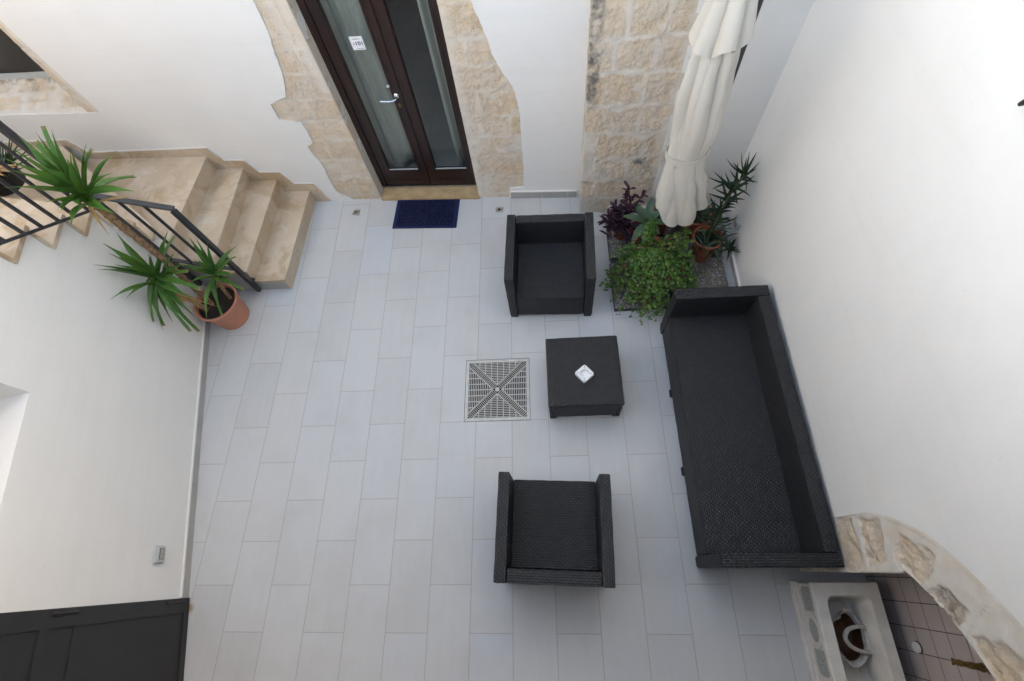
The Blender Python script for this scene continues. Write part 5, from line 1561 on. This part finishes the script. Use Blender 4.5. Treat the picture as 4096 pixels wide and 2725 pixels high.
# ------------------------------------------------------------------ stone basin with the broken majolica piece, tap, pipe cover
bas = root("stone_basin", "old carved stone trough basin standing in the arched niche", "basin", (4.49, -1.05, 0))
def rrect(x0, y0, x1, y1, r, z, n=8):
    out = []
    for cx_, cy_, a0 in ((x1 - r, y1 - r, 0), (x0 + r, y1 - r, pi / 2), (x0 + r, y0 + r, pi), (x1 - r, y0 + r, 1.5 * pi)):
        for k in range(n + 1):
            a = a0 + pi / 2 * k / n; out.append((cx_ + r * cos(a), cy_ + r * sin(a), z))
    return out
BX0, BX1, BY1, BY0, BZ = 4.300, 4.690, -0.582, -1.62, 0.312
bm = bmesh.new()
loft(bm, [rrect(BX0 + 0.020, BY0 + .01, BX1 - 0.02, BY1 - .01, 0.008, 0.0), rrect(BX0 + 0.020, BY0 + .01, BX1 - 0.02, BY1 - .01, 0.008, 0.245), rrect(BX0 - 0.004, BY0, BX1, BY1, 0.012, 0.268), rrect(BX0 - 0.006, BY0, BX1, BY1, 0.014, BZ - 0.008),
          rrect(BX0, BY0 + .004, BX1 - 0.004, BY1 - .004, 0.012, BZ),
          rrect(BX0 + 0.064, BY0 + 0.07, BX1 - 0.066, BY1 - 0.072, 0.045, BZ), rrect(BX0 + 0.072, BY0 + 0.078, BX1 - 0.074, BY1 - 0.08, 0.045, BZ - 0.012),
          rrect(BX0 + 0.082, BY0 + 0.10, BX1 - 0.09, BY1 - 0.095, 0.05, 0.10), rrect(BX0 + 0.10, BY0 + 0.12, BX1 - 0.12, BY1 - 0.12, 0.04, 0.065)], True, True)
obj("trough", bm, M["basin"], bas)
bm = bmesh.new()
rbox(bm, (BX0 + 0.012, (BY0 + BY1) / 2, 0.022), (0.050, BY1 - BY0 + 0.01, 0.044), 0.010, 3)
rbox(bm, (BX0 + 0.014, (BY0 + BY1) / 2, 0.056), (0.030, BY1 - BY0 + 0.004, 0.022), 0.007, 3)
obj("plinth_moulding", bm, M["basin"], bas)
def fpl(y, z, d): return Vector((BX0 + 0.020 - d, y, z))
yc = -0.855
bm = bmesh.new()
for s in (-1, 1):
    P = [(yc + s * 0.105, 0.095), (yc + s * 0.225, 0.095), (yc + s * 0.245, 0.12), (yc + s * 0.245, 0.20), (yc + s * 0.225, 0.225), (yc + s * 0.105, 0.225)]
    prism(bm, [P if s > 0 else P[::-1]], fpl, -0.002, 0.003)
prism(bm, [[(yc + 0.062 * cos(2 * pi * k / 32), 0.162 + 0.055 * sin(2 * pi * k / 32)) for k in range(32)]], fpl, -0.002, 0.006)
obj("carved_panel", bm, M["carved"], bas)
bm = bmesh.new()
prism(bm, [[(yc + 0.098 * cos(2 * pi * k / 32), 0.162 + 0.082 * sin(2 * pi * k / 32)) for k in range(32)], [(yc + 0.066 * cos(2 * pi * k / 32), 0.162 + 0.058 * sin(2 * pi * k / 32)) for k in range(32)]], fpl, -0.002, 0.010)
obj("oval_moulding", bm, M["basin"], bas)

frag = root("majolica_bowl", "broken lobed ceramic bowl with a brown glazed inside lying in the stone basin", "bowl", (4.50, -0.90, 0.07))
out_ = [(4.40, -0.82), (4.45, -0.785), (4.476, -0.775), (4.490, -0.750), (4.521, -0.735), (4.555, -0.752), (4.577, -0.795), (4.592, -0.815), (4.612, -0.835), (4.606, -0.905), (4.600, -0.962), (4.572, -0.990), (4.545, -1.022), (4.508, -1.042), (4.468, -1.04), (4.442, -1.005), (4.42, -0.985), (4.395, -0.965), (4.392, -0.89)]
OL = smooth_line(out_ + [out_[0]], 5)[:-1]
oc = Vector((4.50, -0.89, 0))
def lp(sc, z, wob=0.0): return [Vector((oc.x + (x - oc.x) * sc, oc.y + (y - oc.y) * sc, z + wob * sin(i * 0.8))) for i, (x, y) in enumerate(OL)]
bm = bmesh.new(); loft(bm, [lp(0.62, 0.070), lp(0.86, 0.12), lp(0.97, 0.165), lp(1.03, 0.186, 0.003), lp(1.00, 0.194, 0.003), lp(0.90, 0.186, 0.002), lp(0.82, 0.160)], True, False)
obj("rim", bm, M["majolica"], frag)
bm = bmesh.new(); loft(bm, [lp(0.825, 0.162), lp(0.76, 0.125), lp(0.55, 0.095), lp(0.2, 0.085)], False, True)
obj("inside", bm, M["rust"], frag)
bm = bmesh.new()
hp = smooth_line([(4.600, -0.838, 0.190), (4.575, -0.832, 0.205), (4.535, -0.832, 0.214), (4.490, -0.846, 0.218), (4.465, -0.875, 0.218), (4.463, -0.905, 0.218), (4.485, -0.935, 0.216), (4.530, -0.958, 0.212), (4.575, -0.966, 0.205), (4.604, -0.962, 0.190)], 5)
tube(bm, hp, [0.011 + 0.004 * abs(sin(pi * i / (len(hp) - 1) * 1.0) - 0.5) for i in range(len(hp))], 10)
for e in ((4.612, -0.842, 0.19), (4.606, -0.967, 0.19)):
    lathe(bm, [(0.001, 0.017), (0.010, 0.014), (0.016, 0.004), (0.014, -0.008), (0.004, -0.016)], e, 14)
obj("handle", bm, M["majolica"], frag)

tap = root("brass_tap", "small aged brass tap on the tiled niche wall", "tap", (4.80, -0.94, 0.82))
bm = bmesh.new()
tube(bm, smooth_line([(4.80, -0.945, 0.83), (4.77, -0.942, 0.832), (4.72, -0.934, 0.826), (4.68, -0.926, 0.815), (4.655, -0.921, 0.80)], 5), [0.020, 0.022, 0.019, 0.015, 0.017, 0.021, 0.020, 0.016, 0.014, 0.016, 0.0165, 0.014, 0.012, 0.0125, 0.015, 0.0155, 0.013, 0.012, 0.0145, 0.017, 0.016], 14)
obj("spout", bm, M["brass"], tap)
bm = bmesh.new(); lathe(bm, [(0.0, 0.0), (0.028, 0.0), (0.026, 0.006), (0.0, 0.008)], n=20); bm.transform(Matrix.Translation((4.80, -0.945, 0.83)) @ Matrix.Rotation(-pi / 2, 4, 'Y')); obj("rose", bm, M["brass"], tap)
bm = bmesh.new(); tube(bm, [(4.765, -0.940, 0.84), (4.765, -0.925, 0.862), (4.762, -0.895, 0.868), (4.760, -0.880, 0.872)], [0.007, 0.007, 0.006, 0.007], 8); obj("lever", bm, M["brass"], tap)
disc_ = root("pipe_cover", "round white pipe cover on the tiled niche wall", "pipe cover", (4.80, -0.922, 0.332))
bm = bmesh.new(); lathe(bm, [(0.0, 0.02), (0.026, 0.02), (0.028, 0.016), (0.028, 0.0)], n=28); bm.transform(Matrix.Translation((4.80, -0.922, 0.332)) @ Matrix.Rotation(-pi / 2, 4, 'Y')); obj("cap", bm, M["white"], disc_)
bm = bmesh.new(); lathe(bm, [(0.028, 0.006), (0.032, 0.006), (0.033, 0.0)], n=28); bm.transform(Matrix.Translation((4.80, -0.922, 0.332)) @ Matrix.Rotation(-pi / 2, 4, 'Y')); obj("rim", bm, M["rust"], disc_)

# two dried seed pods on the tiles
for k, (x, y) in enumerate(((3.335, 1.535), (3.362, 1.533))):
    bm = bmesh.new(); bmesh.ops.create_icosphere(bm, subdivisions=2, radius=1.0)
    for v in bm.verts:
        p = v.co; r_ = 1 + 0.25 * noise.noise(p * 2 + Vector((k, 0, 0)))
        v.co = Vector((x + p.x * 0.008 * r_, y + p.y * 0.006 * r_, 0.005 + p.z * 0.005 * r_))
    tag(obj("seed_pod", bm, M["twig"]), "tiny brown dried pod on the tiles by the pebble slab", "seed pod", "dried pods by the pebble slab")
